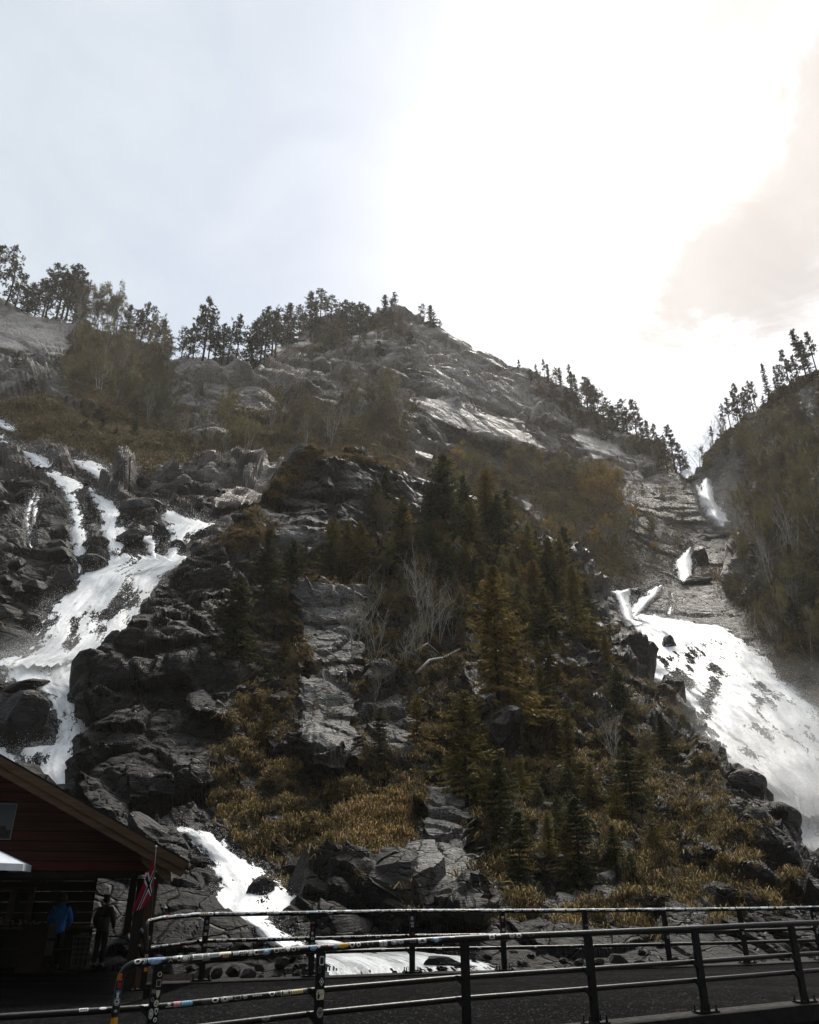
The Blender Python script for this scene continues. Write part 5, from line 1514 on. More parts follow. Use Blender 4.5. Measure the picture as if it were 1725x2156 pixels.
def sticker_mesh(r, hx, hy, shape, col, mark, mcol, th0=0.0):
    """Thin print wrapped on a tube of radius r about local X (r=0: flat, facing local Z); centre at angle th0 from Z."""
    key = (round(r, 4), hx, hy, shape, col, mark, mcol, round(th0, 2))
    if key in STMESH:
        return STMESH[key]
    b = MB()
    def put(x, y, lift):
        x, y = np.asarray(x, float), np.asarray(y, float)
        if r == 0:
            return np.stack([x, y, x * 0 + lift], -1)
        th = th0 + y / r
        return np.stack([x, np.sin(th) * (r + lift), np.cos(th) * (r + lift)], -1)
    def disc(o, lift, mi, cx=0, cy=0):
        k = len(o)
        V = np.concatenate([put([cx], [cy], lift)] + [put(cx + o[:, 0] * f, cy + o[:, 1] * f, lift) for f in (.5, 1.0)])
        F = [(0, 1 + i, 1 + (i + 1) % k) for i in range(k)] + [(1 + i, 1 + k + i, 1 + k + (i + 1) % k, 1 + (i + 1) % k) for i in range(k)]
        b.add(V, F, mi)
    def ring(o, lift, mi, f0, f1):
        k = len(o)
        V = np.concatenate([put(o[:, 0] * f0, o[:, 1] * f0, lift), put(o[:, 0] * f1, o[:, 1] * f1, lift)])
        b.add(V, [(i, k + i, k + (i + 1) % k, (i + 1) % k) for i in range(k)], mi)
    o = outline(shape) * [hx, hy]
    disc(o, .0012, 0)
    c12 = outline('disc')
    if mark == 'ring':
        ring(o, .0020, 1, .62, .84)
    elif mark == 'core':
        disc(o * .55, .0020, 1)
    elif mark == 'target':
        ring(o, .0020, 1, .68, .86)
        disc(o * .34, .0020, 1)
    elif mark == 'frame':
        ring(o, .0020, 1, .86, .97)
    elif mark == 'bars':
        for q in (-.5, 0, .5):
            disc(outline('rect') * [hx * .75, hy * .13], .0020, 1, 0, q * hy)
    elif mark == 'blocks':
        for q in (-.62, -.2, .22, .64):
            disc(outline('rect') * [hx * .15, hy * .5], .0020, 1, q * hx, 0)
    elif mark == 'peak':
        disc(np.array([(-.7, -.5), (0, -.5), (.7, -.5), (.3, .1), (0, .6), (-.3, .1)]) * [hx, hy], .0020, 1)
    elif mark == 'cross':
        disc(outline('rect') * [hx * .7, hy * .16], .0020, 1)
        disc(outline('rect') * [hx * .16, hy * .7], .0021, 1)
    elif mark == 'skull':
        disc(c12 * [hx * .42, hy * .5], .0020, 1, 0, hy * .2)
        disc(outline('rect') * [hx * .85, hy * .12], .0020, 1, 0, -hy * .62)
        disc(c12 * [hx * .1, hy * .13], .0027, 0, -hx * .18, hy * .2)
        disc(c12 * [hx * .1, hy * .13], .0027, 0, hx * .18, hy * .2)
    elif mark == 'figure':
        disc(c12 * [hx * .16, hy * .2], .0020, 1, -hx * .5, hy * .45)
        disc(np.array([(-.75, -.8), (-.5, -.8), (-.25, -.8), (-.32, 0), (-.5, .25), (-.68, 0)]) * [hx, hy], .0020, 1)
        disc(outline('rect') * [hx * .32, hy * .06], .0020, 1, hx * .38, hy * .1)
    elif mark and mark.startswith('txt:'):
        cu = bpy.data.curves.new('lettering', 'FONT')
        cu.body = mark[4:]
        cu.align_x = cu.align_y = 'CENTER'
        ob = bpy.data.objects.new('lettering', cu)
        COL.objects.link(ob)
        dg = bpy.context.evaluated_depsgraph_get()
        me = ob.evaluated_get(dg).to_mesh()
        P = np.array([v.co[:] for v in me.vertices])
        Fs = [tuple(p.vertices) for p in me.polygons]
        ob.evaluated_get(dg).to_mesh_clear()
        bpy.data.objects.remove(ob)
        bpy.data.curves.remove(cu)
        P[:, 0] -= (P[:, 0].max() + P[:, 0].min()) / 2
        P[:, 1] -= (P[:, 1].max() + P[:, 1].min()) / 2
        f = min(1.7 * hx / np.ptp(P[:, 0]), 1.5 * hy / np.ptp(P[:, 1]))
        b.add(put(P[:, 0] * f, P[:, 1] * f, .0020), Fs, 1)
    me = b.mesh('sticker', [sticker_mat(col), sticker_mat(mcol)])
    STMESH[key] = me
    return me
def frame(o, x, zdir):
    x = Vector(x).normalized()
    zd = Vector(zdir)
    zd = (zd - x * zd.dot(x)).normalized()
    y = zd.cross(x)
    M = Matrix((x, y, zd)).transposed().to_4x4()
    M.translation = o
    return M
def to_px(P):
    P = np.asarray(P, float)
    d = P - [0, 0, EYE]
    f = d[..., 1] * ct + d[..., 2] * st
    u = -d[..., 1] * st + d[..., 2] * ct
    return np.stack([CX + FPX * d[..., 0] / f, CY - FPX * u / f], -1)
def rail_path(ctrl, n=90):
    """Smooth path through control points (Catmull-Rom)."""
    P = np.array(ctrl, float)
    P = np.concatenate([[2 * P[0] - P[1]], P, [2 * P[-1] - P[-2]]])
    out = []
    for i in range(1, len(P) - 2):
        for t_ in np.linspace(0, 1, 8, endpoint=False):
            a, b, c, d = P[i - 1], P[i], P[i + 1], P[i + 2]
            out.append(.5 * (2 * b + (c - a) * t_ + (2 * a - 5 * b + 4 * c - d) * t_ ** 2 + (3 * b - a - 3 * c + d) * t_ ** 3))
    out.append(P[-2])
    return np.array(out)
def on_path(path, x_px):
    q = to_px(path)[:, 0]
    order = np.argsort(q)
    k = np.interp(x_px, q[order], order.astype(float))
    i = int(min(len(path) - 2, max(0, math.floor(k))))
    return Vector(path[i] + (path[i + 1] - path[i]) * (k - i)), Vector(path[i + 1] - path[i])
def stick(parent, me, M):
    o = bpy.data.objects.new('sticker', me)
    COL.objects.link(o)
    o.parent = parent
    o.matrix_parent_inverse = parent.matrix_world.inverted() if parent.parent is None else Matrix()
    o.matrix_basis = M
    return o
def post_mesh(h, top=.0):
    b = MB()
    n_ = 7
    a = np.linspace(0, math.pi, n_)
    prof = [(-.055, 0.0), (.055, 0.0)] + [(.055 * math.cos(q), h - .05 + .05 * math.sin(q)) for q in a]
    b.prism([(x, -.032, z_) for x, z_ in prof], (0, .064, 0))
    return b.mesh('post', M_POST, bevel=.006)
POST_ME = post_mesh(POST_H - .02)
b = MB()
b.box((-.19, -.10, .012), (.19, .10, .034))
PLATE_ME = b.mesh('base_plate', M_POST, bevel=.004)
b = MB()
b.lathe([(.022, 0), (.022, .022), (.012, .024), (.012, .075), (0.009, .08)], (0, 0, .034), 6)
BOLT_ME = b.mesh('bolt', M_POST)
b = MB()
b.prism([(-.052, -.05, 0), (-.16, -.05, .10), (-.16, -.05, .135), (-.12, -.05, .135), (-.052, -.05, .06)], (0, .05, 0))
LUG_ME = b.mesh('bracket', M_POST, bevel=.004)
def railing(name, label, stations, first, top_ctrl, end_ctrl, off, low_left):
    """Posts at the stations, a top tube with a bent-down end, and two lower tubes behind the posts."""
    e = empty(name, stations[first], label, 'railing')
    e.location.z -= POST_H
    base = e.location.copy()
    loc = lambda p: Vector(p) - base
    out = {}
    path = rail_path(list(end_ctrl) + list(top_ctrl))
    rl = MB().tube([loc(p) for p in path], .043, 14).obj('rail', M_RAIL, e, True)
    out['top'] = (rl, path)
    for key, dz, r in (('mid', .47, .036), ('low', .72, .036)):
        P = [np.array(low_left) + [0, 0, POST_H - dz]] + [np.array(p) + [0, 0, -dz] for p in stations[first:]]
        P = np.array(P) + np.array([-.03, off, 0])
        P = np.stack([np.interp(np.linspace(0, len(P) - 1, 60), np.arange(len(P)), P[:, i]) for i in range(3)], -1)
        rl = MB().tube([loc(p) for p in P], r, 12).obj('rail', M_RAIL, e, True)
        out[key] = (rl, P)
    posts = []
    for i, p in enumerate(stations[first:]):
        a_ = stations[min(len(stations) - 1, first + i + 1)]
        b_ = stations[first + i]
        if a_ == b_:
            b_ = stations[first + i - 1]
        rz = math.atan2(a_[1] - b_[1], a_[0] - b_[0])
        po = link('post', POST_ME, e, loc((p[0], p[1], p[2] - POST_H)))
        po.rotation_euler = (0, 0, rz)
        link('base_plate', PLATE_ME, po)
        for sx in (-.15, 0, .15):
            for sy in (-.07, .07):
                if sx == 0 and sy > 0:
                    continue
                link('bolt', BOLT_ME, po, (sx, sy, 0))
        for dz in (.47, .72):
            lg = link('bracket', LUG_ME, po, (0, .0, POST_H - dz - .10))
        posts.append(po)
    bpy.context.view_layer.update()
    return e, out, posts, base
# the near railing
nst = [tuple(p) for p in NEAR]
p0 = np.array(nst[1])
end = [p0 + [-.37, -.19, -1.30], p0 + [-.37, -.19, -.9], p0 + [-.37, -.19, -.45], p0 + [-.365, -.187, -.16], p0 + [-.30, -.155, -.04], p0 + [-.17, -.09, -.003]]
near_rail, NR, NP, nbase = railing('railing', 'black steel railing on the near kerb, its bent end covered with coloured stickers', nst, 1, nst[1:], end, .075, (-5.2, 9.5, -.262))
fst = FAR
q0 = np.array(FAR[0])
eL = [W(308, 2003, 16.9), W(308, 1975, 16.9), W(308.5, 1951, 16.92), W(313, 1942, 16.98), W(325, 1937.5, 17.05), W(347, 1933, 17.2), W(390, 1929, 17.38)]
ext = tuple(W(318, 1940, 17.02))
far_st = [ext] + list(FAR)
far_rail, FR, FP, fbase = railing('railing', 'black railing on the river side, its top tube hidden under pale stickers', far_st, 0, FAR, eL, .075, tuple(W(286, 2046, 16.85)))
camdir = lambda p: Vector((0, 0, EYE)) - Vector(p) + Vector((0, 0, 1.5))
def wrap(rail, base, x_px, w_px, hh, shape, col, mark=None, mcol=BLK, th=0.0, r=.043):
    rl, path = rail
    p, t_ = on_path(path, x_px)
    k = (p - Vector((0, 0, EYE))).length / FPX
    hx = round(max(.006, w_px * .5 * k), 3)
    me = sticker_mesh(r, hx, hh, shape, col, mark, mcol, th)
    stick(rl, me, frame(p - base, t_, camdir(p)))
srnd = random.Random(5)
T = lambda v: v / 1.1130
NEAR_TOP = [(322, 14, .030, 'disc', WHT, 'core', BLK, .3), (334, 15, .034, 'disc', WHT, 'target', BLK, .0), (352, 10, .026, 'rect', LBL, 'bars', BLU, .35), (366, 22, .040, 'round_rect', BLU, 'bars', LBL, .25), (362, 20, .018, 'disc', LBL, 'frame', BLU, -.55),
            (381, 12, .020, 'disc', LBL, 'ring', BLU, .5), (398, 16, .036, 'rect', BLK, 'txt:A', WHT, .1), (408, 10, .02, 'disc', GRY, None, BLK, .5), (418, 14, .036, 'shield', WHT, 'peak', BLK, .3), (432, 18, .038, 'disc', WHT, 'ring', BLK, .0), (446, 9, .05, 'rect', DGR, None, BLK, .2),
            (462, 20, .036, 'rect', WHT, 'bars', BLK, .3), (482, 14, .046, 'rect', GRY, 'frame', WHT, .1), (500, 26, .026, 'round_rect', WHT, 'bars', BLK, .35), (527, 22, .02, 'rect', CRM, None, BLK, .62), (527, 22, .022, 'disc', RED, 'txt:Rød', WHT, -.25),
            (551, 14, .034, 'rect', BLK, 'blocks', WHT, .2), (568, 18, .018, 'rect', WHT, 'blocks', BLK, .45), (568, 20, .016, 'rect', BLK, 'txt:OFF', WHT, -.2), (585, 12, .036, 'disc', WHT, 'ring', BLK, .1), (599, 12, .034, 'disc', WHT, 'core', BLK, .1), (609, 14, .032, 'rect', GRY, 'blocks', BLK, .1), (622, 18, .024, 'rect', TEA, 'peak', WHT, .3), (622, 14, .018, 'disc', WHT, 'bars', BLU, -.4),
            (646, 13, .030, 'disc', BLK, 'ring', WHT, .1), (661, 11, .026, 'disc', GRY, 'core', BLK, .2), (673, 9, .024, 'shield', WHT, None, BLK, .1), (686, 11, .026, 'disc', BLK, 'ring', WHT, .1), (698, 7, .02, 'peak' and 'shield', GRY, None, BLK, .1), (711, 16, .010, 'rect', WHT, 'blocks', BLK, .45),
            (732, 15, .034, 'disc', TEA, 'target', LBL, .0), (745, 8, .016, 'heart', WHT, None, BLK, .2), (774, 14, .014, 'rect', PNK, 'blocks', WHT, .45), (784, 12, .026, 'disc', TEA, 'core', LBL, -.1), (801, 26, .030, 'disc', YEL, 'bars', ORA, .1), (823, 13, .036, 'shield', WHT, 'core', BLK, .1), (838, 10, .030, 'disc', WHT, 'peak', BLK, .15),
            (860, 8, .020, 'disc', BLK, 'txt:C', WHT, .1), (871, 7, .016, 'disc', BLK, 'txt:C', WHT, .15), (896, 18, .042, 'rect', WHT, 'cross', GRY, .05), (922, 14, .034, 'disc', WHT, 'ring', BLK, .1), (937, 13, .032, 'disc', WHT, 'target', BLK, .1), (965, 13, .024, 'rect', DGR, 'frame', GRY, .1), (987, 18, .034, 'rect', WHT, 'peak', BLK, .1), (1020, 24, .016, 'rect', BLU, None, BLK, .0), (1020, 15, .036, 'disc', WHT, 'core', LBL, .1),
            (1058, 10, .008, 'rect', WHT, None, BLK, .55), (1150, 13, .034, 'rect', WHT, 'peak', BLK, .1), (1166, 11, .014, 'rect', WHT, None, BLK, .5), (1197, 13, .032, 'disc', WHT, 'target', BLK, .05), (1213, 13, .032, 'disc', WHT, 'peak', BLK, .05), (1241, 15, .018, 'round_rect', BLK, 'frame', GRY, .1)]
for x, w, hh, shp, c, mk_, mc, th in NEAR_TOP:
    wrap(NR['top'], nbase, T(x), T(w), hh, shp, c, mk_, mc, th)
NEAR_MID = [(195, 16, .02, 'rect', WHT, 'blocks', BLK, .5), (240, 14, .016, 'disc', WHT, None, BLK, .5), (268, 10, .012, 'disc', GRY, None, BLK, .5), (340, 14, .012, 'rect', WHT, None, BLK, .6), (395, 15, .030, 'rect', BLK, 'skull', WHT, .1), (414, 14, .034, 'rect', PNK, 'txt:EX', WHT, .1), (436, 24, .032, 'round_rect', TEA, 'blocks', LBL, .05), (482, 18, .03, 'rect', DGR, None, BLK, .1), (503, 14, .028, 'disc', WHT, 'core', BLK, .1), (526, 17, .034, 'disc', WHT, 'target', BLK, .1), (540, 6, .016, 'rect', GRY, None, BLK, .1), (556, 15, .024, 'rect', BLK, 'ring', GRY, .1), (573, 10, .022, 'disc', GRY, None, BLK, .1), (601, 24, .010, 'rect', BLK, 'blocks', WHT, .1),
            (636, 13, .028, 'shield', WHT, 'core', BLK, .1), (651, 13, .024, 'disc', DGR, 'ring', GRY, .1), (668, 20, .032, 'rect', BLK, 'frame', WHT, .1), (668, 11, .018, 'rect', CRM, None, BLK, .05), (695, 24, .026, 'rect', CRM, 'blocks', YEL, .1), (718, 14, .028, 'disc', GRY, 'bars', DGR, .05)]
for x, w, hh, shp, c, mk_, mc, th in NEAR_MID:
    wrap(NR['mid'], nbase, T(x), T(w), hh, shp, c, mk_, mc, th, .036)
wrap(NR['low'], nbase, T(621), T(17), .03, 'disc', GRY, 'target', DGR, .1, .036)
def post_sticker(po, x, z_, hx, hy, shape, col, mark=None, mcol=BLK):
    me = sticker_mesh(0, hx, hy, shape, col, mark, mcol)
    o = bpy.data.objects.new('sticker', me)
    COL.objects.link(o)
    o.parent = po
    o.location = (x, -.0335, z_)
    o.rotation_euler = (R(90), 0, 0)
for x, d, hx, hy, shp, c, mk_, mc in [(.02, .13, .03, .03, 'disc', BLK, 'ring', WHT), (.02, .22, .026, .036, 'rect', BLK, 'frame', WHT), (-.025, .30, .024, .028, 'rect', DGR, 'blocks', GRY), (.025, .33, .022, .04, 'shield', CRM, None, BLK), (-.028, .38, .02, .026, 'disc', DGR, 'ring', GRY), (.02, .42, .028, .036, 'disc', CRM, 'peak', GRY), (-.026, .52, .028, .055, 'disc', GRY, 'target', WHT), (.03, .50, .020, .034, 'shield', WHT, 'core', BLK), (.028, .58, .02, .024, 'disc', WHT, 'core', BLK), (.012, .68, .042, .046, 'disc', GRY, 'peak', BLK), (0, .86, .036, .018, 'rect', BLK, 'txt:nord', GRY)]:
    post_sticker(NP[0], x, POST_H - d, hx, hy, shp, c, mk_, mc)
for x, d, hx, hy, shp, c, mk_, mc in [(.005, .14, .040, .062, 'round_rect', BLK, 'ring', WHT), (-.02, .24, .018, .034, 'rect', BLK, 'frame', GRY), (.012, .37, .036, .056, 'diamond', BLK, 'target', WHT), (.002, .51, .052, .056, 'round_rect', CRM, 'figure', BLK), (.008, .70, .042, .058, 'disc', GRY, 'cross', DGR)]:
    post_sticker(NP[1], x, POST_H - d, hx, hy, shp, c, mk_, mc)
# stickers on the bent-down end of the near railing
rl, path = NR['top']
ez = [(.12, .034, .034, 'round_rect', ORA, 'bars', RED), (.20, .03, .02, 'rect', RED, None, BLK), (.27, .022, .026, 'rect', BLU, None, BLK), (.36, .040, .036, 'disc', WHT, 'target', BLK), (.45, .016, .02, 'diamond', WHT, 'core', BLU), (.55, .042, .044, 'rect', ORA, 'bars', YEL), (.68, .042, .036, 'shield', WHT, 'figure', BLK), (.84, .034, .036, 'round_rect', RED, 'txt:Rød', WHT), (.30, .03, .012, 'rect', WHT, None, BLK)]
for d, hx, hy, shp, c, mk_, mc in ez:
    p = Vector(p0 + np.array([-.37, -.19, -.02 - d]))
    me = sticker_mesh(.043, round(hx, 3), hy, shp, c, mk_, mc, .0)
    M = frame(p - nbase, (0, 0, 1), Vector((0, 0, EYE)) - p)
    stick(rl, me, M)
# the far railing: top tube almost fully papered
x = 312.0
while x < 1735:
    w = srnd.choice([5, 6, 7, 8, 9, 11, 14, 18]) * srnd.uniform(.8, 1.1)
    col = srnd.choices([WHT, CRM, GRY, LBL, PNK, TEA], [74, 8, 10, 3, 2, 2])[0]
    mk_ = srnd.choices([None, 'bars', 'core', 'ring', 'blocks', 'peak'], [40, 12, 14, 12, 14, 8])[0]
    wrap(FR['top'], fbase, x + w / 2, w, srnd.choice([.018, .024, .030]), srnd.choices(['rect', 'disc', 'round_rect', 'shield'], [45, 30, 15, 10])[0], col, mk_, srnd.choice([BLK, BLK, DGR, GRY]), srnd.choice([.25, .4, .55, .7]))
    x += w * srnd.uniform(.82, 1.12) + (srnd.random() < .12) * 5
x = 290.0
while x < 1400:
    w = srnd.choice([6, 8, 10, 13, 18]) * srnd.uniform(.8, 1.1)
    gap = srnd.uniform(.2, 1.4) * (1.0 if x < 1050 else 2.6)
    col = srnd.choices([WHT, CRM, GRY, LBL, ORA, TEA, DGR], [56, 8, 16, 6, 3, 4, 7])[0]
    wrap(FR['mid'], fbase, x + w / 2, w, srnd.choice([.014, .02, .026]), srnd.choice(['rect', 'disc', 'round_rect']), col, srnd.choice([None, 'bars', 'core', 'ring']), BLK, srnd.choice([.2, .4, .6]), .036)
    x += w + gap * w
x = 288.0
while x < 1250:
    w = srnd.choice([6, 8, 11]) * srnd.uniform(.8, 1.1)
    wrap(FR['low'], fbase, x + w / 2, w, srnd.choice([.014, .02]), srnd.choice(['rect', 'disc']), srnd.choice([WHT, WHT, CRM, GRY]), srnd.choice([None, 'core', 'ring']), BLK, srnd.choice([.3, .5]), .036)
    x += w + w * srnd.uniform(.4, 1.6) * (1 if x < 520 else 5)
for i, po in enumerate(FP):
    zq = .10
    while zq < (.55 if i else .8):
        hy = srnd.uniform(.018, .036)
        if srnd.random() < (.85 if i < 5 else .45):
            post_sticker(po, srnd.uniform(-.012, .012), POST_H - zq - hy, round(srnd.uniform(.018, .034), 3), round(hy, 3), srnd.choice(['disc', 'rect', 'round_rect']), srnd.choices([WHT, GRY, CRM, ORA, RED], [60, 14, 10, 5, 4])[0], srnd.choice([None, 'ring', 'core', 'bars']), BLK)
        zq += 2 * hy + srnd.uniform(.01, .06)

# ================================================================ the kiosk
M_PLANK = simple('red_stained_plank', (.062, .022, .017), .7, .45, 2.5, spec=.2, bmp=.3, stretch=(.25, 1, 6))
M_REDPLANK = simple('bright_red_stain', (.085, .018, .019), .7, .35, 2.5, spec=.2, bmp=.3, stretch=(.25, 1, 6))
M_BOARD = simple('brown_barge_board', (.085, .050, .030), .65, .35, 2.5, spec=.25, bmp=.3, stretch=(.3, 3, 6))
M_POSTWOOD = simple('brown_post_wood', (.075, .037, .022), .7, .4, 3, spec=.2, bmp=.3, stretch=(4, 4, .4))
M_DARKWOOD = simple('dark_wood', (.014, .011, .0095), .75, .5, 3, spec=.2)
M_ROOF = simple('roof_felt', (.012, .012, .013), .9, .4, 4, spec=.15)
KRZ = R(17)
KO = Vector((-4.95, 20.1, 0))
KM = Matrix.Translation(KO) @ Matrix.Rotation(KRZ, 4, 'Z')
def Wk(px_, py_, yl):
    """Point of the sight line on the kiosk's plane yl, in the kiosk's own frame."""
    d = Vector(W(px_, py_, 10.0)) - Vector((0, 0, EYE))
    nv = Vector((-math.sin(KRZ), math.cos(KRZ), 0))
    t_ = ((KO + nv * yl) - Vector((0, 0, EYE))).dot(nv) / d.dot(nv)
    return np.array(KM.inverted() @ (Vector((0, 0, EYE)) + d * t_))
KY = 0.0
Pe, Pl = Wk(398, 1818, -.75), Wk(0, 1592, -.75)
slope = (Pl[2] - Pe[2]) / (Pl[0] - Pe[0])                # dz/dx, negative
XR = -6.2
roof_z = lambda x: Pe[2] + slope * (x - Pe[0]) if x >= XR else Pe[2] + slope * (2 * XR - x - Pe[0])
XL = 2 * XR - Pe[0]
kiosk = empty('kiosk', KO, 'dark red timber kiosk with a wide gable, open front and brown barge boards', 'kiosk', None, KRZ)
def kpart(b, name, m, bevel=0.0, parent=None):
    o = b.obj(name, m, parent or kiosk, False, bevel)
    return o
zb = Wk(200, 1833, KY)[2]
zq, i = zb, 0
while zq < roof_z(XR) - .45:
    h = .205
    # right-hand end follows the roof line
    def xend(zz):
        return Pe[0] + (zz + .15 - Pe[2]) / slope
    xa, xb = xend(zq), xend(zq + h - .028)
    la, lb = 2 * XR - xa, 2 * XR - xb
    pr = MB().prism([(la, KY, zq), (xa, KY, zq), (xb, KY, zq + h - .028), (lb, KY, zq + h - .028)], (0, .03 + .006 * (i % 2), 0))
    kpart(pr, 'plank', M_REDPLANK if i == 0 else M_PLANK, .004)
    zq += h
    i += 1
xg_ = Pe[0] + (zb + .16 - Pe[2]) / slope
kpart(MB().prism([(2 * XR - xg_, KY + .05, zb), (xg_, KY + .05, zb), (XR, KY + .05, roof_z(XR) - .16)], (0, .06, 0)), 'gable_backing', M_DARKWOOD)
kpart(MB().box((2 * XR - Pe[0] + 1.15, KY + .04, zb - .16), (Pe[0] - 1.15, KY + .24, zb - .006)), 'header_beam', M_DARKWOOD, .006)
for sgn in (1, -1):
    fx = (lambda x: x) if sgn > 0 else (lambda x: 2 * XR - x)
    def board(name, d0, d1, y0, y1, m, x0=XR, x1=Pe[0]):
        P = [(fx(x0), y0, roof_z(x0) - d0), (fx(x1), y0, roof_z(x1) - d0), (fx(x1 - .10 * (d1 > .1)), y0, roof_z(x1 - .1 * (d1 > .1)) - d1), (fx(x0), y0, roof_z(x0) - d1)]
        return kpart(MB().prism(P, (0, y1 - y0, 0)), name, m, .006)
    board('barge_board', .0, .185, -.75, -.70, M_BOARD)
    board('barge_board', .180, .36, -.725, -.68, M_BOARD, XR, Pe[0] - .05)
    board('roof', -.05, .10, -.68, 7.0, M_ROOF)
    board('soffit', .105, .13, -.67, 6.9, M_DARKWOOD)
    # curved tail of the rafter under the eave
    xe = Pe[0] - .22
    prof = [(xe - .85, roof_z(xe - .85) - .365), (xe - .15, roof_z(xe - .15) - .365), (xe - .12, roof_z(xe - .12) - .52), (xe - .22, roof_z(xe - .2) - .60), (xe - .34, roof_z(xe - .34) - .56), (xe - .46, roof_z(xe - .46) - .50), (xe - .60, roof_z(xe - .6) - .54), (xe - .8, roof_z(xe - .8) - .50)]
    kpart(MB().prism([(fx(a), -.66, c_) for a, c_ in prof], (0, .10, 0)), 'rafter_tail', M_BOARD, .006)
    kpart(MB().prism([(fx(a), 6.4, c_) for a, c_ in prof], (0, .10, 0)), 'rafter_tail', M_BOARD, .006)
xp0, xp1 = Wk(300, 1950, KY)[0], Wk(322, 1950, KY)[0]
for fx in (lambda x: x, lambda x: 2 * XR - x):
    a, c_ = sorted((fx(xp0), fx(xp1)))
    kpart(MB().box((a, KY + .02, -.35), (c_, KY + .22, zb - .165)), 'corner_post', M_POSTWOOD, .01)
    a, c_ = sorted((fx(Wk(277, 1950, KY + .1)[0]), fx(xp0 - .004)))
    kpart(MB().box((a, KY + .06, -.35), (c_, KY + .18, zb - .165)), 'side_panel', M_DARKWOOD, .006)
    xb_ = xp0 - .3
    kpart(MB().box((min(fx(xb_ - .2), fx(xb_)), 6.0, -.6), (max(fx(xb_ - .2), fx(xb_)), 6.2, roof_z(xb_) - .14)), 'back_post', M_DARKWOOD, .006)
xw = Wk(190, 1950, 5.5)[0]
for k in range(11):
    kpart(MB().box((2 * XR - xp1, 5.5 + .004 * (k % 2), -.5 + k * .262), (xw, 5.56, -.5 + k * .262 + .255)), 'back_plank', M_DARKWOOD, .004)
kpart(MB().box((xw + .004, 5.45, Wk(230, 1842, 5.5)[2]), (xp0 - .1, 5.57, roof_z(xp0) - .15)), 'back_beam', M_DARKWOOD, .006)
# framed opening of the sales hatch in the back wall
for a, c_, d_, f_ in ((2, 60, 1868, 1874), (2, 60, 1958, 1962), (58, 63, 1868, 1962), (20, 23, 1874, 1958)):
    q0_, q1_ = Wk(a, f_, 5.45), Wk(c_, d_, 5.45)
    kpart(MB().box((q0_[0], 5.42, q0_[2]), (q1_[0], 5.49, q1_[2])), 'hatch_frame', M_BOARD, .004)
# printed panel on the gable
def panel_material():
    m, t, b, o = new_mat('panel_print')
    co = objco(t)
    s = N(t, 'ShaderNodeSeparateXYZ')
    L(t, co, s.inputs[0])
    n_ = noise(t, mapping(t, co, (1, 1, .25)), 3.2, 5, .6)
    line = math_n(t, 'SUBTRACT', s.outputs['Z'], math_n(t, 'ADD', math_n(t, 'MULTIPLY', s.outputs['X'], -.55), math_n(t, 'MULTIPLY', math_n(t, 'SUBTRACT', n_, .5), .5)))
    f = ramp(t, math_n(t, 'ADD', line, .5), [(.48, (0, 0, 0)), (.53, (1, 1, 1))]).outputs[0]
    skyc = ramp(t, s.outputs['Z'], [(0, (.085, .105, .13)), (.4, (.05, .065, .09))]).outputs[0]
    hill = ramp(t, noise(t, co, 9, 5, .7), [(.4, (.006, .006, .006)), (.68, (.05, .05, .05))]).outputs[0]
    L(t, mixc(t, f, hill, skyc), b.inputs['Base Color'])
    b.inputs['Roughness'].default_value = .3
    return m
s0, s1 = Wk(-62, 1765, KY - .03), Wk(35, 1694, KY - .03)
sg = empty('picture_panel', KM @ Vector(((s0[0] + s1[0]) / 2, KY - .008, (s0[2] + s1[2]) / 2)), 'printed panel with a mountain under grey sky, hung on the red gable', 'sign', None, KRZ)
hw, hh = (s1[0] - s0[0]) / 2, (s1[2] - s0[2]) / 2
MB().box((-hw, -.022, -hh), (hw, 0, hh)).obj('panel', panel_material(), sg)
fr = MB()
for lo, hi in (((-hw - .02, -.026, -hh - .02), (hw + .02, .0, -hh - .001)), ((-hw - .02, -.026, hh + .001), (hw + .02, .0, hh + .02)), ((-hw - .02, -.026, -hh), (-hw - .001, 0, hh)), ((hw + .001, -.026, -hh), (hw + .02, 0, hh))):
    fr.box(lo, hi)
fr.obj('frame', flat('pale_frame', (.20, .21, .22), .5), sg)

# flag on its staff by the corner post
def flag_material():
    m, t, b, o = new_mat('flag_print')
    uvn = N(t, 'ShaderNodeUVMap', uv_map='uv')
    s = N(t, 'ShaderNodeSeparateXYZ')
    L(t, uvn.outputs[0], s.inputs[0])
    def band(v, c0, hwid):
        return math_n(t, 'LESS_THAN', math_n(t, 'ABSOLUTE', math_n(t, 'SUBTRACT', v, c0)), hwid)
    white = math_n(t, 'MAXIMUM', band(s.outputs['X'], 8 / 22, 2 / 22), band(s.outputs['Y'], .5, 2 / 16))
    blue = math_n(t, 'MAXIMUM', band(s.outputs['X'], 8 / 22, 1 / 22), band(s.outputs['Y'], .5, 1 / 16))
    c = mixc(t, white, (.26, .012, .030), (.60, .60, .62))
    c = mixc(t, blue, c, (.004, .008, .03))
    L(t, c, b.inputs['Base Color'])
    b.inputs['Roughness'].default_value = .8
    b.inputs['Specular IOR Level'].default_value = .1
    return m
fb_ = Vector(W(320.5, 1930, 19.45))
fl = empty('flag', fb_, 'small red flag with a white edged blue cross drooping at the kiosk corner', 'flag')
ft = Vector(W(328.5, 1785, 18.95))
pole = MB().tube([(0, 0, -.3), ft - fb_], [.012, .009], 8)
po_ = pole.obj('pole', simple('steel_staff', (.10, .10, .10), .4, .3, 8), fl, True)
MB().lathe([(.004, -.03), (.02, -.016), (.027, 0), (.02, .018), (.004, .027)], tuple(ft - fb_ + Vector((0, 0, .02))), 10).obj('finial', flat('silver_ball', (.45, .45, .46), .3), po_, True)
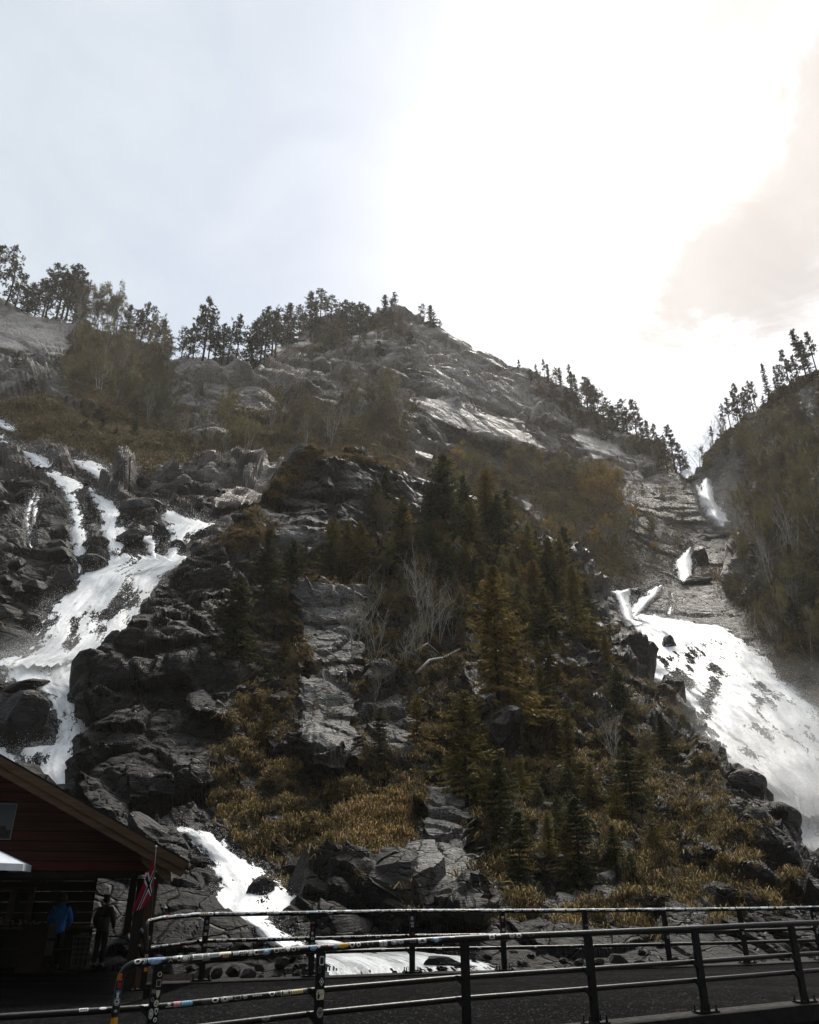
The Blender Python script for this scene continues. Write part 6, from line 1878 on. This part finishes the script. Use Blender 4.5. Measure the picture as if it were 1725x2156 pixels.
A, B_, C_, D_ = [np.array(W(x_, y_, q_)) for x_, y_, q_ in ((327.2, 1803, 19.0), (322.5, 1868, 19.2), (303, 1913, 19.15), (278, 1921, 19.05))]
n_ = 28
S_, T_ = np.meshgrid(np.linspace(0, 1, n_), np.linspace(0, 1, n_))
G = ((1 - S_) * (1 - T_))[..., None] * A + ((1 - S_) * T_)[..., None] * B_ + (S_ * T_)[..., None] * C_ + (S_ * (1 - T_))[..., None] * D_
fold = .05 * np.sin(T_ * 9 + S_ * 2.5) * (S_ * 1.3).clip(0, 1) + .02 * np.sin(T_ * 17 - S_ * 4) * S_
G = G + fold[..., None] * np.array([.25, -1, .0]) + (.05 * np.sin(S_ * math.pi) * (T_ - .3))[..., None] * np.array([1, 0, .3])
idx = np.arange(n_ * n_).reshape(n_, n_)
F = np.stack([idx[:-1, :-1], idx[:-1, 1:], idx[1:, 1:], idx[1:, :-1]], -1).reshape(-1, 4)
cl = link('cloth', mesh_np('cloth', G.reshape(-1, 3) - np.array(fb_), F, [flag_material()], None, True, None, np.stack([S_, T_], -1).reshape(-1, 2)), fl)
sm = cl.modifiers.new('thickness', 'SOLIDIFY')
sm.thickness = .006

# parasol at the picture's edge: only a corner of its canopy is in view
tip = W(50, 1819, 17.4)
pc = Vector((tip[0] - 1.75, 17.5, 0))
zt = tip[2]
ps = empty('parasol', (pc.x, pc.y, -.02), 'white cloth parasol with one drooping corner reaching in front of the kiosk', 'parasol')
cb = MB()
n_ = 9
ring_o = [(1.75, -.12), (1.3, 1.3), (0, 1.75), (-1.3, 1.3), (-1.75, 0), (-1.3, -1.3), (0, -1.75), (1.3, -1.3)]
V = [(0, 0, zt + .48)]
for f_, dz in ((.5, .30), (1.0, 0.0)):
    V += [(a * f_, c_ * f_, zt + dz + .05 * (f_ < 1)) for a, c_ in ring_o]
V += [(a * 1.005, c_ * 1.005, zt - .13) for a, c_ in ring_o]
V += [(a * .985, c_ * .985, zt - .125) for a, c_ in ring_o]
V += [(a * .5, c_ * .5, zt + .33) for a, c_ in ring_o] + [(0, 0, zt + .455)]
F = [(0, 1 + i, 1 + (i + 1) % 8) for i in range(8)]
for lv in range(3):
    F += [(1 + 8 * lv + i, 1 + 8 * (lv + 1) + i, 1 + 8 * (lv + 1) + (i + 1) % 8, 1 + 8 * lv + (i + 1) % 8) for i in range(8)]
F += [(25 + i, 33 + i, 33 + (i + 1) % 8, 25 + (i + 1) % 8) for i in range(8)]
F += [(33 + i, 41, 33 + (i + 1) % 8) for i in range(8)]
cb.add(V, F)
cb.obj('canopy', simple('white_canvas', (.42, .45, .50), .8, .12, 5, spec=.1), ps).location = (0, 0, .02)
MB().tube([(0, 0, .0), (0, 0, zt + .5)], .024, 10).obj('pole', simple('pale_pole', (.2, .19, .18), .5, .2, 6), ps, True).location = (0, 0, .02)
MB().lathe([(.26, 0), (.26, .05), (.06, .08), (.04, .2)], (0, 0, .0), 16).obj('foot', M_CONC, ps, True)

# goods and furniture in the shade of the kiosk
def plaza_z(y):
    return float(np.interp(y, [17.5, 27.5], [.0, -.33]))
def board_box(name, parent, lo, hi, m):
    return MB().box(lo, hi).obj(name, m, parent, False, .006)
def kpos(x_, yl, dz=0.0):
    p_ = KM @ Vector((x_, yl, 0))
    return Vector((p_.x, p_.y, plaza_z(p_.y) + dz))
CX0, CYL = Wk(90, 2000, 4.7)[0], 4.7
ctr = empty('counter', kpos(CX0, CYL), 'dark plank sales counter inside the kiosk behind the person in blue', 'counter', None, KRZ)
for k in range(6):
    board_box('plank', ctr, (-2.4, -.02 + .004 * (k % 2), .03 + k * .145), (1.15, .02, .17 + k * .145), M_DARKWOOD)
board_box('top', ctr, (-2.5, -.12, .90), (1.25, .5, .94), M_BOARD)
board_box('leg', ctr, (1.05, .3, 0), (1.15, .4, .90), M_DARKWOOD)
board_box('leg', ctr, (-2.4, .3, 0), (-2.3, .4, .90), M_DARKWOOD)
M_GLASSY = flat('glossy_jar', (.05, .05, .05), .08, .9)
M_LIDS = flat('pale_lid', (.30, .30, .30), .35)
grnd = random.Random(9)
CNT = ['first', 'second', 'third', 'fourth', 'fifth', 'sixth', 'seventh', 'eighth', 'ninth', 'tenth', 'eleventh', 'twelfth', 'thirteenth', 'fourteenth', 'fifteenth', 'sixteenth']
for k in range(16):
    xg = -12.75 + .16 * k + grnd.uniform(-.03, .03)
    if -10.55 < xg < -10.0:
        continue
    hgt = grnd.uniform(.10, .22)
    j = empty('jar', kpos(CX0 + xg + 10.6, CYL + grnd.uniform(.0, .25), .94), f'small glossy jar on the dark counter, {CNT[k]} from the outer end of its row', 'jar', 'jars on the counter')
    MB().lathe([(.045, 0), (.05, .02), (.05, hgt * .75), (.032, hgt)], (0, 0, 0), 10).obj('glass', M_GLASSY, j, True)
    MB().lathe([(.036, 0), (.036, .02)], (0, 0, hgt + .001), 10).obj('lid', M_LIDS, j, True)
bn = empty('bench', kpos(Wk(60, 2040, 3.0)[0], 3.0), 'low dark wooden bench in front of the person in blue', 'bench', None, KRZ)
for k in range(3):
    board_box('slat', bn, (-.95, -.22 + k * .15, .42), (.95, -.09 + k * .15, .455), M_DARKWOOD)
for sx in (-.8, .8):
    for sy in (-.17, .15):
        board_box('leg', bn, (sx - .035, sy - .035, 0), (sx + .035, sy + .035, .42), M_DARKWOOD)
sp_ = empty('sandwich_board', kpos(Wk(62, 2030, 2.2)[0], 2.2), 'narrow folding board standing beside the person in blue', 'sign', None, KRZ)
for sg_ in (-1, 1):
    MB().prism([(-.28, .05 * sg_, 1.02), (.28, .05 * sg_, 1.02), (.28, .24 * sg_, .02), (-.28, .24 * sg_, .02)], (0, .02 * sg_, 0)).obj('leaf_board', M_DARKWOOD, sp_)
for k in range(2):
    board_box('plate', sp_, (.30, -.15, .36 + k * .36), (.47, -.13, .66 + k * .36), simple('grey_plate', (.05, .05, .052), .5, .2, 6))
BX = Wk(172, 2010, 4.0)[0]
bk = empty('wire_basket', kpos(BX, 4.0), 'wire basket of small goods beside the open back of the kiosk', 'basket')
M_WIRE = flat('wire', (.10, .10, .10), .35, .5)
for k in range(5):
    r_ = .24 + .03 * k / 4
    ring_ = [(r_ * math.cos(a), r_ * math.sin(a), .25 + .12 * k) for a in np.linspace(0, 2 * math.pi, 17)]
    MB().tube(ring_, .006, 5, cap=False).obj('hoop', M_WIRE, bk, True)
for k in range(12):
    a = 2 * math.pi * k / 12
    MB().tube([(.22 * math.cos(a), .22 * math.sin(a), .0), (.27 * math.cos(a), .27 * math.sin(a), .75)], .006, 5, cap=False).obj('wire', M_WIRE, bk, True)
for k in range(9):
    q = empty('packet', kpos(BX + grnd.uniform(-.16, .16), 4.0 + grnd.uniform(-.16, .16), .70 + .035 * (k // 3)), 'small pale packet heaped in the wire basket', 'packet', 'packets in the wire basket', grnd.uniform(0, 3))
    MB().box((-.05, -.035, 0), (.05, .035, .03)).obj('wrapper', simple('packet_print', (.13, .13, .13), .4, .5, 20), q, False, .004)

# ================================================================ people
def skin_mesh(name, nodes, edges, m, sub=2):
    """nodes {key: ((x, y, z), (rx, ry))}; grown with Skin + Subdivision and baked to one mesh."""
    keys = list(nodes)
    me = bpy.data.meshes.new(name)
    me.from_pydata([nodes[k][0] for k in keys], [(keys.index(a), keys.index(b)) for a, b in edges], [])
    o = bpy.data.objects.new(name, me)
    COL.objects.link(o)
    bm = bmesh.new()
    bm.from_mesh(me)
    lay = bm.verts.layers.skin.verify()
    bm.verts.ensure_lookup_table()
    for i, k in enumerate(keys):
        bm.verts[i][lay].radius = nodes[k][1]
        bm.verts[i][lay].use_root = i == 0
    bm.to_mesh(me)
    bm.free()
    o.modifiers.new('skin', 'SKIN').use_smooth_shade = True
    sd = o.modifiers.new('sub', 'SUBSURF')
    sd.levels = sd.render_levels = sub
    dg = bpy.context.evaluated_depsgraph_get()
    out = bpy.data.meshes.new_from_object(o.evaluated_get(dg))
    bpy.data.objects.remove(o)
    out.name = name
    out.materials.clear()
    out.materials.append(m)
    out.polygons.foreach_set('use_smooth', np.ones(len(out.polygons), bool))
    return out
def person(loc, rz, label, jacket_c, trouser_c, hair_c, arm, head_turn, group=None, bag=False, hood=False, stature=1.0):
    e = empty('person', loc, label, 'person', group, rz)
    e.scale = (stature,) * 3
    ex, ey, ez_, wx, wy, wz = arm
    hx = .06 * math.sin(head_turn)
    J = {'pel': ((0, 0, .95), (.135, .105)), 'wai': ((0, .005, 1.10), (.125, .095)), 'che': ((0, .01, 1.30), (.155, .11)), 'nec0': ((0, .01, 1.45), (.075, .065)), 'nec': ((0, -.01, 1.52), (.052, .055)),
         'jaw': ((hx * .5, -.035, 1.585), (.062, .070)), 'hea': ((hx * .3, -.012, 1.655), (.078, .094)), 'cro': ((0, .0, 1.725), (.060, .072)), 'nos': ((hx * 1.7, -.125, 1.635), (.012, .014))}
    E = [('pel', 'wai'), ('wai', 'che'), ('che', 'nec0'), ('nec0', 'nec'), ('nec', 'jaw'), ('jaw', 'hea'), ('hea', 'cro'), ('hea', 'nos')]
    for s, n_ in ((-1, 'l'), (1, 'r')):
        J.update({'sh' + n_: ((.175 * s, .01, 1.405), (.062, .062)), 'el' + n_: ((ex * s, ey, ez_), (.043, .043)), 'wr' + n_: ((wx * s, wy, wz), (.029, .025)), 'pa' + n_: ((wx * s * .98, wy - .055, wz - .055), (.036, .020)),
                  'hi' + n_: ((.085 * s, 0, .90), (.088, .092)), 'kn' + n_: ((.10 * s, -.015, .50), (.055, .06)), 'ca' + n_: ((.105 * s, .01, .34), (.052, .058)), 'an' + n_: ((.105 * s, .02, .085), (.038, .042)), 'to' + n_: ((.118 * s, -.14, .035), (.042, .030)),
                  'ea' + n_: ((hx * .3 + .086 * s, .0, 1.645), (.010, .020))})
        E += [('che', 'sh' + n_), ('sh' + n_, 'el' + n_), ('el' + n_, 'wr' + n_), ('wr' + n_, 'pa' + n_), ('pel', 'hi' + n_), ('hi' + n_, 'kn' + n_), ('kn' + n_, 'ca' + n_), ('ca' + n_, 'an' + n_), ('an' + n_, 'to' + n_), ('hea', 'ea' + n_)]
        px_, py_, pz_ = J['pa' + n_][0]
        for f_, (ox, ln) in enumerate(((-.027, .062), (-.009, .072), (.009, .068), (.026, .052))):
            a1, a2 = f'f{f_}{n_}1', f'f{f_}{n_}2'
            J[a1] = ((px_ + ox, py_ - ln * .55, pz_ - ln * .5), (.0095, .0095))
            J[a2] = ((px_ + ox, py_ - ln * .75, pz_ - ln * 1.15), (.008, .008))
            E += [('pa' + n_, a1), (a1, a2)]
        J['t1' + n_] = ((px_ - .045 * s, py_ + .0, pz_ - .005), (.011, .011))
        J['t2' + n_] = ((px_ - .055 * s, py_ - .035, pz_ - .035), (.009, .009))
        E += [('pa' + n_, 't1' + n_), ('t1' + n_, 't2' + n_)]
    link('body', skin_mesh('body', J, E, simple('skin', (.16, .085, .06), .6, .15, 9)), e)
    g = lambda k, d: (J[k][0], (J[k][1][0] + d, J[k][1][1] + d))
    jk = {'hem': ((0, .0, .80), (.175, .135)), 'pel': g('pel', .048), 'wai': g('wai', .045), 'che': g('che', .032), 'nec0': g('nec0', .03), 'col': ((0, .0, 1.525), (.074, .074))}
    je = [('hem', 'pel'), ('pel', 'wai'), ('wai', 'che'), ('che', 'nec0'), ('nec0', 'col')]
    for n_ in 'lr':
        jk.update({'sh' + n_: g('sh' + n_, .024), 'el' + n_: g('el' + n_, .030), 'wr' + n_: g('wr' + n_, .024)})
        je += [('che', 'sh' + n_), ('sh' + n_, 'el' + n_), ('el' + n_, 'wr' + n_)]
    if hood:
        jk['hod'] = ((0, .10, 1.515), (.075, .06))
        je.append(('nec0', 'hod'))
    link('jacket', skin_mesh('jacket', jk, je, simple('jacket_cloth', jacket_c, .55, .3, 7, spec=.3, bmp=.5)), e)
    for n_ in 'lr':
        tk = {'hi': ((J['hi' + n_][0][0], 0, .93), (.105, .11)), 'kn': g('kn' + n_, .022), 'ca': g('ca' + n_, .020), 'an': ((J['an' + n_][0][0], .015, .10), (.062, .066))}
        link('trouser_leg', skin_mesh('trouser_leg', tk, [('hi', 'kn'), ('kn', 'ca'), ('ca', 'an')], simple('trouser_cloth', trouser_c, .8, .3, 7, spec=.15)), e)
        bk_ = {'an': ((J['an' + n_][0][0], .03, .11), (.055, .06)), 'he': ((J['an' + n_][0][0], .03, .05), (.05, .055)), 'to': ((J['to' + n_][0][0], -.15, .045), (.05, .042))}
        link('shoe', skin_mesh('shoe', bk_, [('an', 'he'), ('he', 'to')], flat('shoe_leather', (.012, .011, .011), .5)), e)
    hk = {'a': ((0, .028, 1.67), (.080, .085)), 'b': ((0, .012, 1.728), (.070, .080)), 'c': ((0, .06, 1.60), (.066, .05))}
    link('hair', skin_mesh('hair', hk, [('a', 'b'), ('a', 'c')], simple('hair', hair_c, .7, .3, 20)), e)
    return e
yp = 22.3
p1 = W(122, 1960, yp)
person((p1[0], yp, plaza_z(yp)), R(196), 'person in a long bright blue hooded jacket seen from behind at the counter', (.008, .19, .62), (.010, .006, .007), (.05, .035, .025), (.27, -.03, 1.13, .20, -.20, 1.00), -.9, hood=True, stature=.97)
yp = 23.3
p2 = W(216, 1960, yp)
person((p2[0], yp, plaza_z(yp)), R(172), 'person in dark clothes with a pale bag on the hip, dark against the stones', (.010, .010, .011), (.007, .007, .008), (.006, .005, .005), (.27, .0, 1.14, .24, -.14, .93), .5, stature=.97)
bg_ = empty('shoulder_bag', (p2[0] + .10, yp - .26, plaza_z(yp) + .86), 'pale grey shoulder bag hanging behind the person in dark clothes', 'bag')
MB().box((-.13, -.05, 0), (.13, .05, .32)).obj('pouch', simple('bag_cloth', (.06, .058, .055), .8, .25, 9, bmp=.4), bg_, True, .03)
MB().tube([(-.12, .0, .30), (-.10, .12, .52), (.0, .22, .62)], .012, 6).obj('strap', flat('strap', (.03, .03, .03), .8), bg_, True)
